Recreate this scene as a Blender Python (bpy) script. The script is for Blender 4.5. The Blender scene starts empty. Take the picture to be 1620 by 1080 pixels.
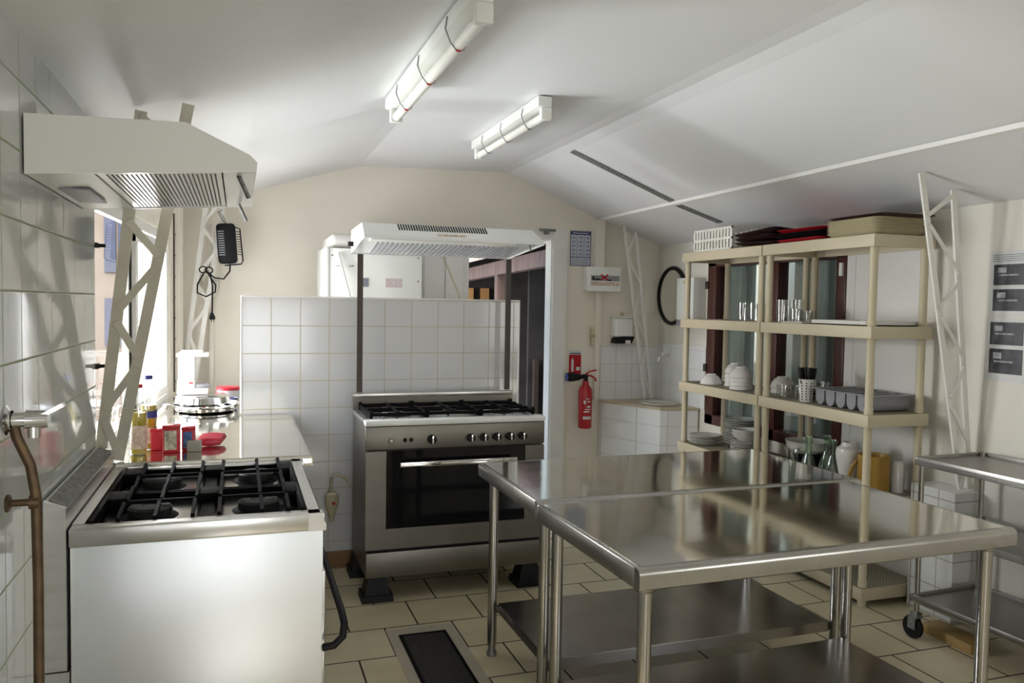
import bpy, bmesh, math, random
from mathutils import Vector, Matrix
random.seed(7)
S = bpy.context.scene
COL = S.collection
PI = math.pi

# ------------------------------------------------------------------ camera
cam_d = bpy.data.cameras.new('camera')
cam_d.sensor_width = 36.0
cam_d.lens = 36.0 * 1270.0 / 1620.0
cam_d.clip_start = 0.02
cam = bpy.data.objects.new('camera', cam_d)
COL.objects.link(cam)
Rr = Vector((0.9465137670, -0.3222482098, 0.0163639869))
Dn = Vector((0.0008052091, -0.0483561935, -0.9988298304))
Fw = Vector((0.3226624249, 0.9454193619, -0.0455103256))
cam.matrix_world = Matrix(((Rr.x, -Dn.x, -Fw.x, 0.0), (Rr.y, -Dn.y, -Fw.y, 0.0),
                           (Rr.z, -Dn.z, -Fw.z, 1.55), (0, 0, 0, 1)))
S.camera = cam

# ------------------------------------------------------------------ world, sun, daylight
S.view_settings.view_transform = 'Standard'
S.view_settings.look = 'None'
S.view_settings.gamma = 1.0
S.view_settings.use_curve_mapping = False
S.view_settings.exposure = 0.0
W = bpy.data.worlds.new('world')
S.world = W
W.use_nodes = True
wn = W.node_tree.nodes
wl = W.node_tree.links
bg = wn['Background']
sky = wn.new('ShaderNodeTexSky')
sky.sky_type = 'NISHITA'
sky.sun_disc = False
sky.sun_elevation = math.radians(48)
sky.sun_rotation = math.radians(200)
sky.air_density = 1.6
sky.dust_density = 3.0
wl.new(sky.outputs['Color'], bg.inputs['Color'])
bg.inputs['Strength'].default_value = 0.5


def light(name, kind, loc, direction, energy, color=(1, 1, 1), **kw):
    d = bpy.data.lights.new(name, kind)
    d.energy = energy
    d.color = color
    for k, v in kw.items():
        setattr(d, k, v)
    o = bpy.data.objects.new(name, d)
    COL.objects.link(o)
    o.location = loc
    o.rotation_euler = Vector(direction).to_track_quat('-Z', 'Y').to_euler()
    return o


light('sun', 'SUN', (0, -6, 8), (0.0, 0.89, -0.456), 4.5, (1.0, 0.98, 0.95), angle=math.radians(0.6))
# daylight through the left window; side fill lamp added outside an unseen opening
light('left_window_daylight', 'AREA', (-2.0, 5.35, 1.70), (1, 0.08, -0.03), 320, (1.0, 0.985, 0.965), shape='RECTANGLE', size=1.6, size_y=1.4)
light('side_fill_light', 'AREA', (3.85, -1.0, 1.5), (-1, 0.55, 0.0), 24, (0.97, 0.98, 1.0), shape='RECTANGLE', size=1.7, size_y=1.1)
# fill lamp added behind the camera, in front of the closed rear wall
light('rear_fill_light', 'AREA', (0.35, -2.15, 1.05), (0.0, 1, 0.02), 22, (0.97, 0.98, 1.0), shape='RECTANGLE', size=1.2, size_y=0.9)
# lamp standing for sunlit ground outside the left window, throwing light at the ceiling
light('ground_bounce', 'AREA', (-2.6, 4.70, 0.25), (2.6, -0.5, 1.7), 75, (0.98, 0.99, 1.0), shape='RECTANGLE', size=0.10, size_y=1.3)
light('ceiling_fill_light', 'AREA', (-2.2, 4.7, 0.02), (0.9, 0.0, 1.0), 250, (0.97, 0.99, 1.0), shape='RECTANGLE', size=2.4, size_y=2.0)  # broad fill lamp added to brighten the ceiling

# ------------------------------------------------------------------ materials
MATS = {}


def nodes(name):
    m = bpy.data.materials.new(name)
    m.use_nodes = True
    nt = m.node_tree
    return m, nt, nt.nodes['Principled BSDF']


def mat(name, col, rough=0.5, metal=0.0, var=0.06, scale=6.0, bump=0.0, bscale=40.0, stretch=None, rvar=0.0, coat=0.0, spec=None, aniso=0.0):
    """a procedural material: base colour with a little noise, roughness noise and optional bump"""
    if name in MATS:
        return MATS[name]
    m, nt, b = nodes(name)
    L = nt.links.new
    tc = nt.nodes.new('ShaderNodeTexCoord')
    mp = nt.nodes.new('ShaderNodeMapping')
    if stretch:
        mp.inputs['Scale'].default_value = stretch
    L(tc.outputs['Object'], mp.inputs['Vector'])
    nz = nt.nodes.new('ShaderNodeTexNoise')
    nz.inputs['Scale'].default_value = scale
    nz.inputs['Detail'].default_value = 5
    L(mp.outputs['Vector'], nz.inputs['Vector'])
    rp = nt.nodes.new('ShaderNodeValToRGB')
    c = Vector(col)
    rp.color_ramp.elements[0].position = 0.3
    rp.color_ramp.elements[1].position = 0.7
    rp.color_ramp.elements[0].color = (*[max(0, x * (1 - var)) for x in c], 1)
    rp.color_ramp.elements[1].color = (*[min(1, x * (1 + var)) for x in c], 1)
    L(nz.outputs['Fac'], rp.inputs['Fac'])
    L(rp.outputs['Color'], b.inputs['Base Color'])
    b.inputs['Metallic'].default_value = metal
    b.inputs['Roughness'].default_value = rough
    if spec is not None:
        b.inputs['Specular IOR Level'].default_value = spec
    if coat:
        b.inputs['Coat Weight'].default_value = coat
        b.inputs['Coat Roughness'].default_value = 0.08
    if aniso:
        b.inputs['Anisotropic'].default_value = aniso
    if rvar:
        mr = nt.nodes.new('ShaderNodeMapRange')
        mr.inputs['To Min'].default_value = rough - rvar
        mr.inputs['To Max'].default_value = rough + rvar
        n2 = nt.nodes.new('ShaderNodeTexNoise')
        n2.inputs['Scale'].default_value = scale * 0.6
        n2.inputs['Detail'].default_value = 6
        L(mp.outputs['Vector'], n2.inputs['Vector'])
        L(n2.outputs['Fac'], mr.inputs['Value'])
        L(mr.outputs['Result'], b.inputs['Roughness'])
    if bump:
        n3 = nt.nodes.new('ShaderNodeTexNoise')
        n3.inputs['Scale'].default_value = bscale
        n3.inputs['Detail'].default_value = 3
        L(mp.outputs['Vector'], n3.inputs['Vector'])
        bp = nt.nodes.new('ShaderNodeBump')
        bp.inputs['Strength'].default_value = bump
        bp.inputs['Distance'].default_value = 0.01
        L(n3.outputs['Fac'], bp.inputs['Height'])
        L(bp.outputs['Normal'], b.inputs['Normal'])
    MATS[name] = m
    return m


def tile_mat(name, axes, tw, th, ou, ov, col, mortar, ms=0.003, rough=0.12, shift=0.0, var=0.04, dirt=0.0, bump=0.4):
    """tiles drawn with a brick texture on two object axes"""
    m, nt, b = nodes(name)
    L = nt.links.new
    tc = nt.nodes.new('ShaderNodeTexCoord')
    sp = nt.nodes.new('ShaderNodeSeparateXYZ')
    L(tc.outputs['Object'], sp.inputs['Vector'])
    cb = nt.nodes.new('ShaderNodeCombineXYZ')

    def off(ax, o, dst):
        a = nt.nodes.new('ShaderNodeMath')
        a.operation = 'SUBTRACT'
        L(sp.outputs[ax], a.inputs[0])
        a.inputs[1].default_value = o
        L(a.outputs[0], cb.inputs[dst])
    off(axes[0], ou, 'X')
    off(axes[1], ov, 'Y')
    br = nt.nodes.new('ShaderNodeTexBrick')
    br.offset = shift
    br.inputs['Scale'].default_value = 1.0
    br.inputs['Mortar Size'].default_value = ms
    br.inputs['Mortar Smooth'].default_value = 0.2
    br.inputs['Brick Width'].default_value = tw
    br.inputs['Row Height'].default_value = th
    br.inputs['Bias'].default_value = 0.0
    br.inputs['Color1'].default_value = (*[c * (1 - var) for c in col], 1)
    br.inputs['Color2'].default_value = (*[min(1, c * (1 + var)) for c in col], 1)
    br.inputs['Mortar'].default_value = (*mortar, 1)
    L(cb.outputs['Vector'], br.inputs['Vector'])
    out = br.outputs['Color']
    if dirt:
        nz = nt.nodes.new('ShaderNodeTexNoise')
        nz.inputs['Scale'].default_value = 2.5
        nz.inputs['Detail'].default_value = 8
        L(tc.outputs['Object'], nz.inputs['Vector'])
        rp = nt.nodes.new('ShaderNodeValToRGB')
        rp.color_ramp.elements[0].position = 0.3
        rp.color_ramp.elements[1].position = 0.75
        rp.color_ramp.elements[0].color = (1 - dirt, 1 - dirt * 1.08, 1 - dirt * 1.35, 1)
        rp.color_ramp.elements[1].color = (1, 1, 1, 1)
        L(nz.outputs['Fac'], rp.inputs['Fac'])
        mx = nt.nodes.new('ShaderNodeMix')
        mx.data_type = 'RGBA'
        mx.blend_type = 'MULTIPLY'
        mx.inputs['Factor'].default_value = 1
        L(out, mx.inputs['A'])
        L(rp.outputs['Color'], mx.inputs['B'])
        out = mx.outputs['Result']
    L(out, b.inputs['Base Color'])
    mr = nt.nodes.new('ShaderNodeMapRange')
    mr.inputs['To Min'].default_value = rough
    mr.inputs['To Max'].default_value = 0.8
    L(br.outputs['Fac'], mr.inputs['Value'])
    L(mr.outputs['Result'], b.inputs['Roughness'])
    bp = nt.nodes.new('ShaderNodeBump')
    bp.invert = True
    bp.inputs['Strength'].default_value = bump
    bp.inputs['Distance'].default_value = 0.002
    L(br.outputs['Fac'], bp.inputs['Height'])
    L(bp.outputs['Normal'], b.inputs['Normal'])
    MATS[name] = m
    return m


def glass_mat(name, tint=(1, 1, 1), ior=1.5, rough=0.0, base=0.0):
    """thin glass: see-through with a mirror coat that grows at grazing angles"""
    m = bpy.data.materials.new(name)
    m.use_nodes = True
    nt = m.node_tree
    nt.nodes.clear()
    o = nt.nodes.new('ShaderNodeOutputMaterial')
    mx = nt.nodes.new('ShaderNodeMixShader')
    tr = nt.nodes.new('ShaderNodeBsdfTransparent')
    gl = nt.nodes.new('ShaderNodeBsdfGlossy')
    fr = nt.nodes.new('ShaderNodeFresnel')
    nz = nt.nodes.new('ShaderNodeTexNoise')
    nz.inputs['Scale'].default_value = 3
    bp = nt.nodes.new('ShaderNodeBump')
    bp.inputs['Strength'].default_value = 0.02
    nt.links.new(nz.outputs['Fac'], bp.inputs['Height'])
    nt.links.new(bp.outputs['Normal'], gl.inputs['Normal'])
    gm = nt.nodes.new('ShaderNodeNewGeometry')
    im = nt.nodes.new('ShaderNodeMapRange')      # no inner reflection where the ray leaves the glass
    im.inputs['To Min'].default_value = ior
    im.inputs['To Max'].default_value = 1.0
    nt.links.new(gm.outputs['Backfacing'], im.inputs['Value'])
    nt.links.new(im.outputs['Result'], fr.inputs['IOR'])
    tr.inputs['Color'].default_value = (*tint, 1)
    gl.inputs['Roughness'].default_value = rough
    ad = nt.nodes.new('ShaderNodeMath')
    ad.operation = 'ADD'
    ad.use_clamp = True
    ad.inputs[1].default_value = base
    nt.links.new(fr.outputs[0], ad.inputs[0])
    nt.links.new(ad.outputs[0], mx.inputs['Fac'])
    nt.links.new(tr.outputs[0], mx.inputs[1])
    nt.links.new(gl.outputs[0], mx.inputs[2])
    nt.links.new(mx.outputs[0], o.inputs['Surface'])
    MATS[name] = m
    return m


def frost_mat(name, col):
    m = bpy.data.materials.new(name)
    m.use_nodes = True
    nt = m.node_tree
    nt.nodes.clear()
    o = nt.nodes.new('ShaderNodeOutputMaterial')
    mx = nt.nodes.new('ShaderNodeMixShader')
    tl = nt.nodes.new('ShaderNodeBsdfTranslucent')
    tr = nt.nodes.new('ShaderNodeBsdfTransparent')
    nz = nt.nodes.new('ShaderNodeTexNoise')
    nz.inputs['Scale'].default_value = 14
    rp = nt.nodes.new('ShaderNodeValToRGB')
    rp.color_ramp.elements[0].color = (*[c * 0.92 for c in col], 1)
    rp.color_ramp.elements[1].color = (*col, 1)
    nt.links.new(nz.outputs['Fac'], rp.inputs['Fac'])
    nt.links.new(rp.outputs['Color'], tl.inputs['Color'])
    mx.inputs['Fac'].default_value = 0.75
    nt.links.new(tl.outputs[0], mx.inputs[1])
    nt.links.new(tr.outputs[0], mx.inputs[2])
    nt.links.new(mx.outputs[0], o.inputs['Surface'])
    MATS[name] = m
    return m


def holes_mat(name, col, hole, pitch, gap, axes=(0, 1), rough=0.55):
    """a moulded plastic deck whose small square openings show dark"""
    m = tile_mat(name, axes, pitch, pitch, 0, 0, hole, col, ms=gap, rough=rough, bump=0.6)
    return m


M_wall = mat('cream_paint', (0.83, 0.775, 0.67), 0.55, var=0.03, scale=2.0, bump=0.04, bscale=30)
M_wallr = mat('off_white_paint', (0.78, 0.745, 0.67), 0.5, var=0.03, scale=2.0, bump=0.04, bscale=30)
M_ceil = mat('ceiling_panel', (0.80, 0.80, 0.80), 0.42, var=0.015, scale=1.2)
M_white = mat('white_paint', (0.80, 0.785, 0.75), 0.4, var=0.02)
M_cream = mat('cream_enamel', (0.86, 0.87, 0.82), 0.3, var=0.02, scale=3)
M_beige = mat('beige_paint', (0.62, 0.58, 0.47), 0.45, var=0.05, scale=5)
M_enam = mat('white_enamel', (0.82, 0.83, 0.80), 0.22, var=0.015)
M_steel = mat('brushed_steel', (0.60, 0.595, 0.58), 0.30, 1.0, var=0.06, scale=3, stretch=(1, 1, 14), rvar=0.06)
M_side = mat('cooker_side_steel', (0.90, 0.93, 0.97), 0.45, 1.0, var=0.05, scale=2.2, stretch=(0.6, 1, 1), rvar=0.08, bump=0.03, bscale=3)
M_top = mat('worn_steel_top', (0.70, 0.685, 0.63), 0.085, 1.0, var=0.05, scale=4, rvar=0.045, bump=0.10, bscale=3.2)
M_leg = mat('polished_tube', (0.46, 0.445, 0.42), 0.2, 1.0, var=0.04, scale=4, stretch=(1, 1, 0.2))
M_edge_shade = mat('shaded_edge_steel', (0.42, 0.405, 0.375), 0.27, 1.0, var=0.08, scale=4, rvar=0.06, bump=0.05, bscale=6)  # table steel darkened to carry the dim reflections of its edges
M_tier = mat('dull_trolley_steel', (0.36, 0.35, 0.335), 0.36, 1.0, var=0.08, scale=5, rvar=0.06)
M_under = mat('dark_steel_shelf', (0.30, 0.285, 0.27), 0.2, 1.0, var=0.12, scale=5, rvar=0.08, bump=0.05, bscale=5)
M_cook2 = mat('cooker_front_steel', (0.20, 0.188, 0.165), 0.42, 1.0, var=0.08, scale=4, stretch=(0.3, 1, 3), rvar=0.06)
M_chrome = mat('chrome', (0.78, 0.78, 0.78), 0.08, 1.0, var=0.02)
M_iron = mat('black_cast_iron', (0.004, 0.004, 0.005), 0.5, spec=0.06, var=0.2, scale=20, bump=0.1, bscale=60)
M_black = mat('black_plastic', (0.009, 0.009, 0.010), 0.45, var=0.1, spec=0.2)
M_burn = mat('burner_cap_grey', (0.03, 0.03, 0.031), 0.55, 0.2, var=0.3, scale=30)
M_ovg = mat('dark_oven_glass', (0.008, 0.008, 0.009), 0.06, var=0.1, spec=0.25)
M_brown = mat('dark_brown_bar', (0.05, 0.035, 0.025), 0.4, var=0.2)
M_copper = mat('tarnished_copper', (0.13, 0.085, 0.05), 0.45, 0.7, var=0.3, scale=15)
M_rack = mat('taupe_plastic', (0.60, 0.525, 0.37), 0.5, var=0.03, scale=3)
M_truss = mat('cream_metal_paint', (0.66, 0.62, 0.50), 0.4, var=0.06, scale=9)
M_trussw = mat('white_metal_paint', (0.82, 0.80, 0.75), 0.4, var=0.04, scale=9)
M_red = mat('red_enamel', (0.45, 0.012, 0.02), 0.25, var=0.08)
M_redp = mat('red_plastic', (0.55, 0.02, 0.035), 0.35, var=0.08)
M_blue = mat('blue_plastic', (0.03, 0.04, 0.25), 0.4, var=0.1)
M_china = mat('white_china', (0.72, 0.70, 0.66), 0.18, var=0.02)
M_plate = mat('grey_rim_china', (0.58, 0.58, 0.52), 0.2, var=0.03)
M_grey = mat('grey_plastic', (0.30, 0.30, 0.32), 0.4, var=0.04)
M_yel = mat('mustard_plastic', (0.33, 0.185, 0.02), 0.4, var=0.05)
M_mahog = mat('red_brown_wood', (0.075, 0.022, 0.016), 0.35, var=0.25, scale=5, stretch=(4, 4, 0.6))
M_brownt = mat('dark_brown_tray', (0.045, 0.02, 0.018), 0.35, var=0.15)
M_creamt = mat('cream_tray', (0.62, 0.55, 0.36), 0.4, var=0.04)
M_cloth = mat('grey_green_curtain', (0.33, 0.355, 0.34), 0.9, var=0.08, scale=4, stretch=(10, 10, 0.5))
M_galv = mat('galvanised_strip', (0.22, 0.22, 0.21), 0.5, 0.6, var=0.35, scale=60)
M_wood = mat('weathered_timber', (0.17, 0.115, 0.10), 0.8, var=0.25, scale=4, stretch=(3, 3, 0.7))
M_roof = mat('pink_roof_tiles', (0.60, 0.46, 0.40), 0.8, var=0.15, scale=8)
M_passage = mat('grey_passage_paint', (0.34, 0.36, 0.34), 0.8, var=0.15, scale=2)
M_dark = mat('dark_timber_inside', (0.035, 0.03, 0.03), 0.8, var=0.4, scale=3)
M_orange = mat('orange_timber', (0.42, 0.22, 0.08), 0.7, var=0.15)
M_paper = mat('paper', (0.72, 0.72, 0.72), 0.6, var=0.02)
M_photo = mat('dark_photo_print', (0.035, 0.035, 0.045), 0.35, var=0.9, scale=16)
M_photol = mat('pale_photo_print', (0.35, 0.35, 0.38), 0.35, var=0.6, scale=30)
M_ink = mat('navy_ink', (0.035, 0.045, 0.16), 0.6, var=0.1)
M_inkg = mat('grey_ink', (0.22, 0.23, 0.27), 0.6, var=0.3, scale=60)
M_ply = mat('yellow_board', (0.36, 0.23, 0.08), 0.6, var=0.1)
M_base = mat('brown_skirting', (0.24, 0.14, 0.06), 0.5, var=0.15, scale=8)
M_ivory = mat('yellowed_plastic', (0.60, 0.53, 0.35), 0.4, var=0.06)
M_oil = mat('cooking_oil', (0.55, 0.42, 0.03), 0.1, var=0.05, coat=0.6)
M_label = mat('printed_label', (0.66, 0.52, 0.42), 0.5, var=0.35, scale=50)
M_tube = mat('fluorescent_tube_glass', (0.85, 0.84, 0.78), 0.25, var=0.02)
M_mirror = mat('mirror_glass', (0.85, 0.86, 0.84), 0.02, 1.0, var=0.01)
M_ext = mat('house_render', (0.22, 0.175, 0.15), 0.9, var=0.1, scale=3)
M_shut = mat('blue_shutter', (0.055, 0.065, 0.12), 0.7, var=0.1)
M_gnd = mat('pale_paving', (0.50, 0.48, 0.45), 0.9, var=0.1, scale=2)
M_glass = glass_mat('clear_glass', (0.96, 0.97, 0.96), 1.7, base=0.10)
M_glassg = glass_mat('green_glass', (0.86, 0.94, 0.86), 1.6, base=0.08)
M_pane = glass_mat('window_glass', (0.95, 0.97, 0.97), 1.3)
M_paned = glass_mat('reflective_window_glass', (0.92, 0.95, 0.93), 1.42, base=0.0)
M_frost = frost_mat('frosted_film', (0.88, 0.93, 1.0))
M_milk = mat('milky_plastic', (0.80, 0.79, 0.72), 0.4, var=0.03)
M_bag = mat('red_bag_film', (0.50, 0.02, 0.05), 0.25, var=0.2, scale=15, bump=0.4, bscale=25)

TM_left = tile_mat('left_wall_tiles', ('Y', 'Z'), 0.175, 0.1755, 2.328, 1.389, (0.56, 0.575, 0.57), (0.36, 0.40, 0.28), ms=0.0035, rough=0.07, var=0.02, dirt=0.06)
TM_part = tile_mat('partition_tiles', ('X', 'Z'), 0.1605, 0.1572, 0.015, 0.939, (0.70, 0.70, 0.715), (0.55, 0.48, 0.36), ms=0.0024, rough=0.1, var=0.02)
TM_sink = tile_mat('sink_tiles', ('X', 'Z'), 0.153, 0.153, 2.95, 0.745, (0.85, 0.85, 0.84), (0.55, 0.52, 0.47), ms=0.002, rough=0.12, var=0.02)
TM_sinkr = tile_mat('sink_side_tiles', ('Y', 'Z'), 0.153, 0.153, 5.6, 0.745, (0.85, 0.85, 0.84), (0.62, 0.60, 0.56), ms=0.002, rough=0.12, var=0.02)
TM_ledge = tile_mat('ledge_tiles', ('Y', 'Z'), 0.16, 0.15, 3.0, 0.61, (0.72, 0.72, 0.70), (0.35, 0.33, 0.30), ms=0.003, rough=0.15, var=0.02)
TM_floor = tile_mat('floor_tiles', ('X', 'Y'), 0.328, 0.3145, 0.66, 3.75, (0.76, 0.67, 0.47), (0.035, 0.028, 0.02), ms=0.0045, rough=0.32, shift=0.5, var=0.05, dirt=0.25)
HM_rack = holes_mat('taupe_mesh_deck', (0.44, 0.39, 0.28), (0.10, 0.085, 0.06), 0.022, 0.0045)
HM_grate = holes_mat('drain_mesh', (0.030, 0.027, 0.026), (0.004, 0.004, 0.004), 0.022, 0.004, ('X', 'Y'), 0.5)


# ------------------------------------------------------------------ mesh builder
class MB:
    def __init__(self):
        self.b = bmesh.new()

    def _add(self, verts, faces):
        vs = [self.b.verts.new(v) for v in verts]
        for f in faces:
            try:
                self.b.faces.new([vs[i] for i in f])
            except ValueError:
                pass
        return vs

    def box(self, x0, y0, z0, x1, y1, z1, bev=0.0, seg=2):
        x0, x1 = min(x0, x1), max(x0, x1)
        y0, y1 = min(y0, y1), max(y0, y1)
        z0, z1 = min(z0, z1), max(z0, z1)
        vs = self._add([(x0, y0, z0), (x1, y0, z0), (x1, y1, z0), (x0, y1, z0), (x0, y0, z1), (x1, y0, z1), (x1, y1, z1), (x0, y1, z1)],
                       [(0, 3, 2, 1), (4, 5, 6, 7), (0, 1, 5, 4), (1, 2, 6, 5), (2, 3, 7, 6), (3, 0, 4, 7)])
        if bev:
            es = list({e for v in vs for e in v.link_edges})
            bmesh.ops.bevel(self.b, geom=es, offset=bev, segments=seg, affect='EDGES', profile=0.5)
        return self

    def bar(self, p, q, w, h, up=(0, 0, 1)):
        """rectangular bar from p to q, w across, h along 'up'"""
        p, q = Vector(p), Vector(q)
        d = (q - p).normalized()
        u = Vector(up)
        s = d.cross(u)
        if s.length < 1e-4:
            s = d.cross(Vector((1, 0, 0)))
        s.normalize()
        u = s.cross(d).normalized()
        s, u = s * w / 2, u * h / 2
        vs = []
        for c in (p, q):
            vs += [c - s - u, c + s - u, c + s + u, c - s + u]
        self._add(vs, [(3, 2, 1, 0), (4, 5, 6, 7), (0, 1, 5, 4), (1, 2, 6, 5), (2, 3, 7, 6), (3, 0, 4, 7)])
        return self

    def tube(self, pts, r, n=10, cap=True, closed=False):
        pts = [Vector(p) for p in pts]
        rs = r if isinstance(r, (list, tuple)) else [r] * len(pts)
        rings = []
        prev = None
        for i, p in enumerate(pts):
            if closed:
                d = (pts[(i + 1) % len(pts)] - pts[i - 1]).normalized()
            else:
                d = (pts[min(i + 1, len(pts) - 1)] - pts[max(i - 1, 0)]).normalized()
            if prev is None:
                a = Vector((0, 0, 1)) if abs(d.z) < 0.9 else Vector((1, 0, 0))
                s = d.cross(a).normalized()
            else:
                s = (prev - d * prev.dot(d)).normalized()
            prev = s
            t = d.cross(s)
            rings.append([self.b.verts.new(p + (s * math.cos(2 * PI * k / n) + t * math.sin(2 * PI * k / n)) * rs[i]) for k in range(n)])
        m = len(rings)
        for i in range(m if closed else m - 1):
            A, B = rings[i], rings[(i + 1) % m]
            for k in range(n):
                self.b.faces.new((A[k], A[(k + 1) % n], B[(k + 1) % n], B[k]))
        if cap and not closed:
            self.b.faces.new(rings[0][::-1])
            self.b.faces.new(rings[-1])
        return self

    def lathe(self, prof, c=(0, 0, 0), n=24, axis='Z', sx=1.0, sy=1.0):
        c = Vector(c)

        def pt(r, z, k):
            a = 2 * PI * k / n
            x, y = r * math.cos(a) * sx, r * math.sin(a) * sy
            if axis == 'Z':
                return c + Vector((x, y, z))
            if axis == 'X':
                return c + Vector((z, x, y))
            return c + Vector((x, z, y))
        rings = []
        for r, z in prof:
            if r < 1e-5:
                rings.append([self.b.verts.new(pt(0, z, 0))])
            else:
                rings.append([self.b.verts.new(pt(r, z, k)) for k in range(n)])
        for A, B in zip(rings, rings[1:]):
            for k in range(n):
                k2 = (k + 1) % n
                if len(A) == 1 and len(B) == 1:
                    continue
                if len(A) == 1:
                    self.b.faces.new((A[0], B[k2], B[k]))
                elif len(B) == 1:
                    self.b.faces.new((A[k], A[k2], B[0]))
                else:
                    self.b.faces.new((A[k], A[k2], B[k2], B[k]))
        return self

    def prism(self, poly, a0, a1, axis='Y', bev=0.0):
        """polygon extruded along an axis; poly is (x,z) for Y, (y,z) for X, (x,y) for Z"""
        def P(u, v, a):
            return {'Y': (u, a, v), 'X': (a, u, v), 'Z': (u, v, a)}[axis]
        n = len(poly)
        vs = self._add([P(u, v, a0) for u, v in poly] + [P(u, v, a1) for u, v in poly],
                       [tuple(range(n))[::-1], tuple(range(n, 2 * n))] + [(i, (i + 1) % n, n + (i + 1) % n, n + i) for i in range(n)])
        if bev:
            es = list({e for v in vs for e in v.link_edges})
            bmesh.ops.bevel(self.b, geom=es, offset=bev, segments=2, affect='EDGES', profile=0.5)
        return self

    def hexa(self, b4, t4):
        """solid from four bottom and four top corners"""
        self._add(list(b4) + list(t4), [(3, 2, 1, 0), (4, 5, 6, 7), (0, 1, 5, 4), (1, 2, 6, 5), (2, 3, 7, 6), (3, 0, 4, 7)])
        return self

    def build(self, name, m, parent=None, smooth=True, label=None):
        me = bpy.data.meshes.new(name)
        bmesh.ops.recalc_face_normals(self.b, faces=self.b.faces)
        if smooth:
            lim = math.radians(38)
            for f in self.b.faces:
                f.smooth = True
            for e in self.b.edges:
                if len(e.link_faces) == 2 and e.calc_face_angle(0) > lim:
                    e.smooth = False
        self.b.to_mesh(me)
        self.b.free()
        me.materials.append(m)
        o = bpy.data.objects.new(name, me)
        COL.objects.link(o)
        if parent:
            o.parent = parent
        if label:
            o['label'] = label
        return o


def B(*a, **k):
    return MB().box(*a, **k)


def thing(name, label=None, cat=None, group=None, kind=None):
    o = bpy.data.objects.new(name, None)
    o.empty_display_size = 0.1
    COL.objects.link(o)
    return tag(o, label, cat, group, kind)


def tag(o, label=None, cat=None, group=None, kind=None):
    for k, v in (('label', label), ('category', cat), ('group', group), ('kind', kind)):
        if v:
            o[k] = v
    return o


def tree(o):
    out = [o]
    for c in o.children:
        out += tree(c)
    return out


def settle(o, base=None):
    """move a thing's origin to the middle of its base without moving its geometry"""
    ms = [c for c in tree(o) if c.type == 'MESH']
    pts = [v.co for c in ms for v in c.data.vertices]
    lo = Vector((min(p[i] for p in pts) for i in range(3)))
    hi = Vector((max(p[i] for p in pts) for i in range(3)))
    c = Vector(base) if base else Vector(((lo.x + hi.x) / 2, (lo.y + hi.y) / 2, lo.z))
    for m in {c.data for c in ms}:
        m.transform(Matrix.Translation(-c))
    o.location = c
    return o


def copy_tree(o, parent=None):
    c = o.copy()
    COL.objects.link(c)
    if parent:
        c.parent = parent
    for ch in o.children:
        copy_tree(ch, c)
    return c


def struct(name, mb, m, parent=None, smooth=False):
    o = mb.build(name, m, parent, smooth)
    o['kind'] = 'structure'
    return o


def single(name, mb, m, label, cat, group=None, smooth=True):
    o = mb.build(name, m, None, smooth)
    tag(o, label, cat, group)
    return settle(o)


# ================================================================== SETTING
XL, XR, YB, YR = -0.52, 3.52, 6.30, -2.2     # left tiled wall, right wall, back wall, rear wall behind the camera
prof = [(-0.80, 2.143), (0.06, 2.35), (0.80, 2.578), (0.88, 2.597), (0.97, 2.602), (2.00, 2.633), (2.08, 2.628), (2.16, 2.603), (2.92, 2.29), (3.75, 2.014)]


def roof_z(x):
    for (a, za), (b, zb) in zip(prof, prof[1:]):
        if a <= x <= b:
            return za + (zb - za) * (x - a) / (b - a)
    return prof[-1][1]


cl = MB()
cl.prism(prof + [(x, z + 0.12) for x, z in prof[::-1]], YR - 0.2, YB + 0.2, 'Y')
struct('ceiling', cl, M_ceil)
struct('floor', B(-0.85, YR - 0.2, -0.1, 3.72, YB + 0.2, 0.0), TM_floor)
struct('wall_left', B(XL - 0.13, YR - 0.1, 0, XL, 3.43, 2.36), TM_left)
# left wall beyond the tiles: runs slightly inwards, with the window in it
LX = lambda y: -0.56 + 0.0627 * (y - 3.43)


def left_seg(mb, y0, y1, z0, z1, t=0.14, d=0.0):
    a, b = LX(y0) + d, LX(y1) + d
    mb.hexa([(a - t, y0, z0), (a, y0, z0), (b, y1, z0), (b - t, y1, z0)], [(a - t, y0, z1), (a, y0, z1), (b, y1, z1), (b - t, y1, z1)])
    return mb


wlf = MB()
left_seg(wlf, 3.432, YB + 0.1, 0.0, 0.90)
left_seg(wlf, 3.432, YB + 0.1, 1.97, 2.5)
left_seg(wlf, 3.432, 3.55, 0.90, 1.97)
left_seg(wlf, 5.66, YB + 0.1, 0.90, 1.97)
struct('wall_left_far', wlf, M_wall)
w1 = thing('window_1', kind='structure')
fr = MB()
for (a, b, c, d) in ((3.55, 3.60, 0.90, 1.97), (4.35, 4.46, 0.90, 1.97), (5.56, 5.66, 0.90, 1.97), (3.55, 5.66, 0.90, 0.945), (3.55, 5.66, 1.915, 1.97)):
    left_seg(fr, a, b, c, d, 0.03, -0.01)
fr.build('window_frame', M_white, w1, False)
ca = MB()
for (a, b, c, d) in ((4.46, 4.52, 0.96, 1.90), (5.46, 5.54, 0.96, 1.90), (4.46, 5.54, 0.96, 1.01), (4.46, 5.54, 1.84, 1.90)):
    left_seg(ca, a, b, c, d, 0.03, 0.006)
ca.build('casement', M_white, w1, False)
left_seg(MB(), 3.60, 4.36, 0.945, 1.915, 0.006, -0.022).build('pane', M_pane, w1, False)
left_seg(MB(), 4.52, 5.46, 1.01, 1.84, 0.006, -0.012).build('frosted_pane', M_frost, w1, False)
left_seg(MB(), 4.375, 4.40, 1.10, 1.90, 0.012, -0.002).build('rubber_seal', M_black, w1, False)
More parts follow.
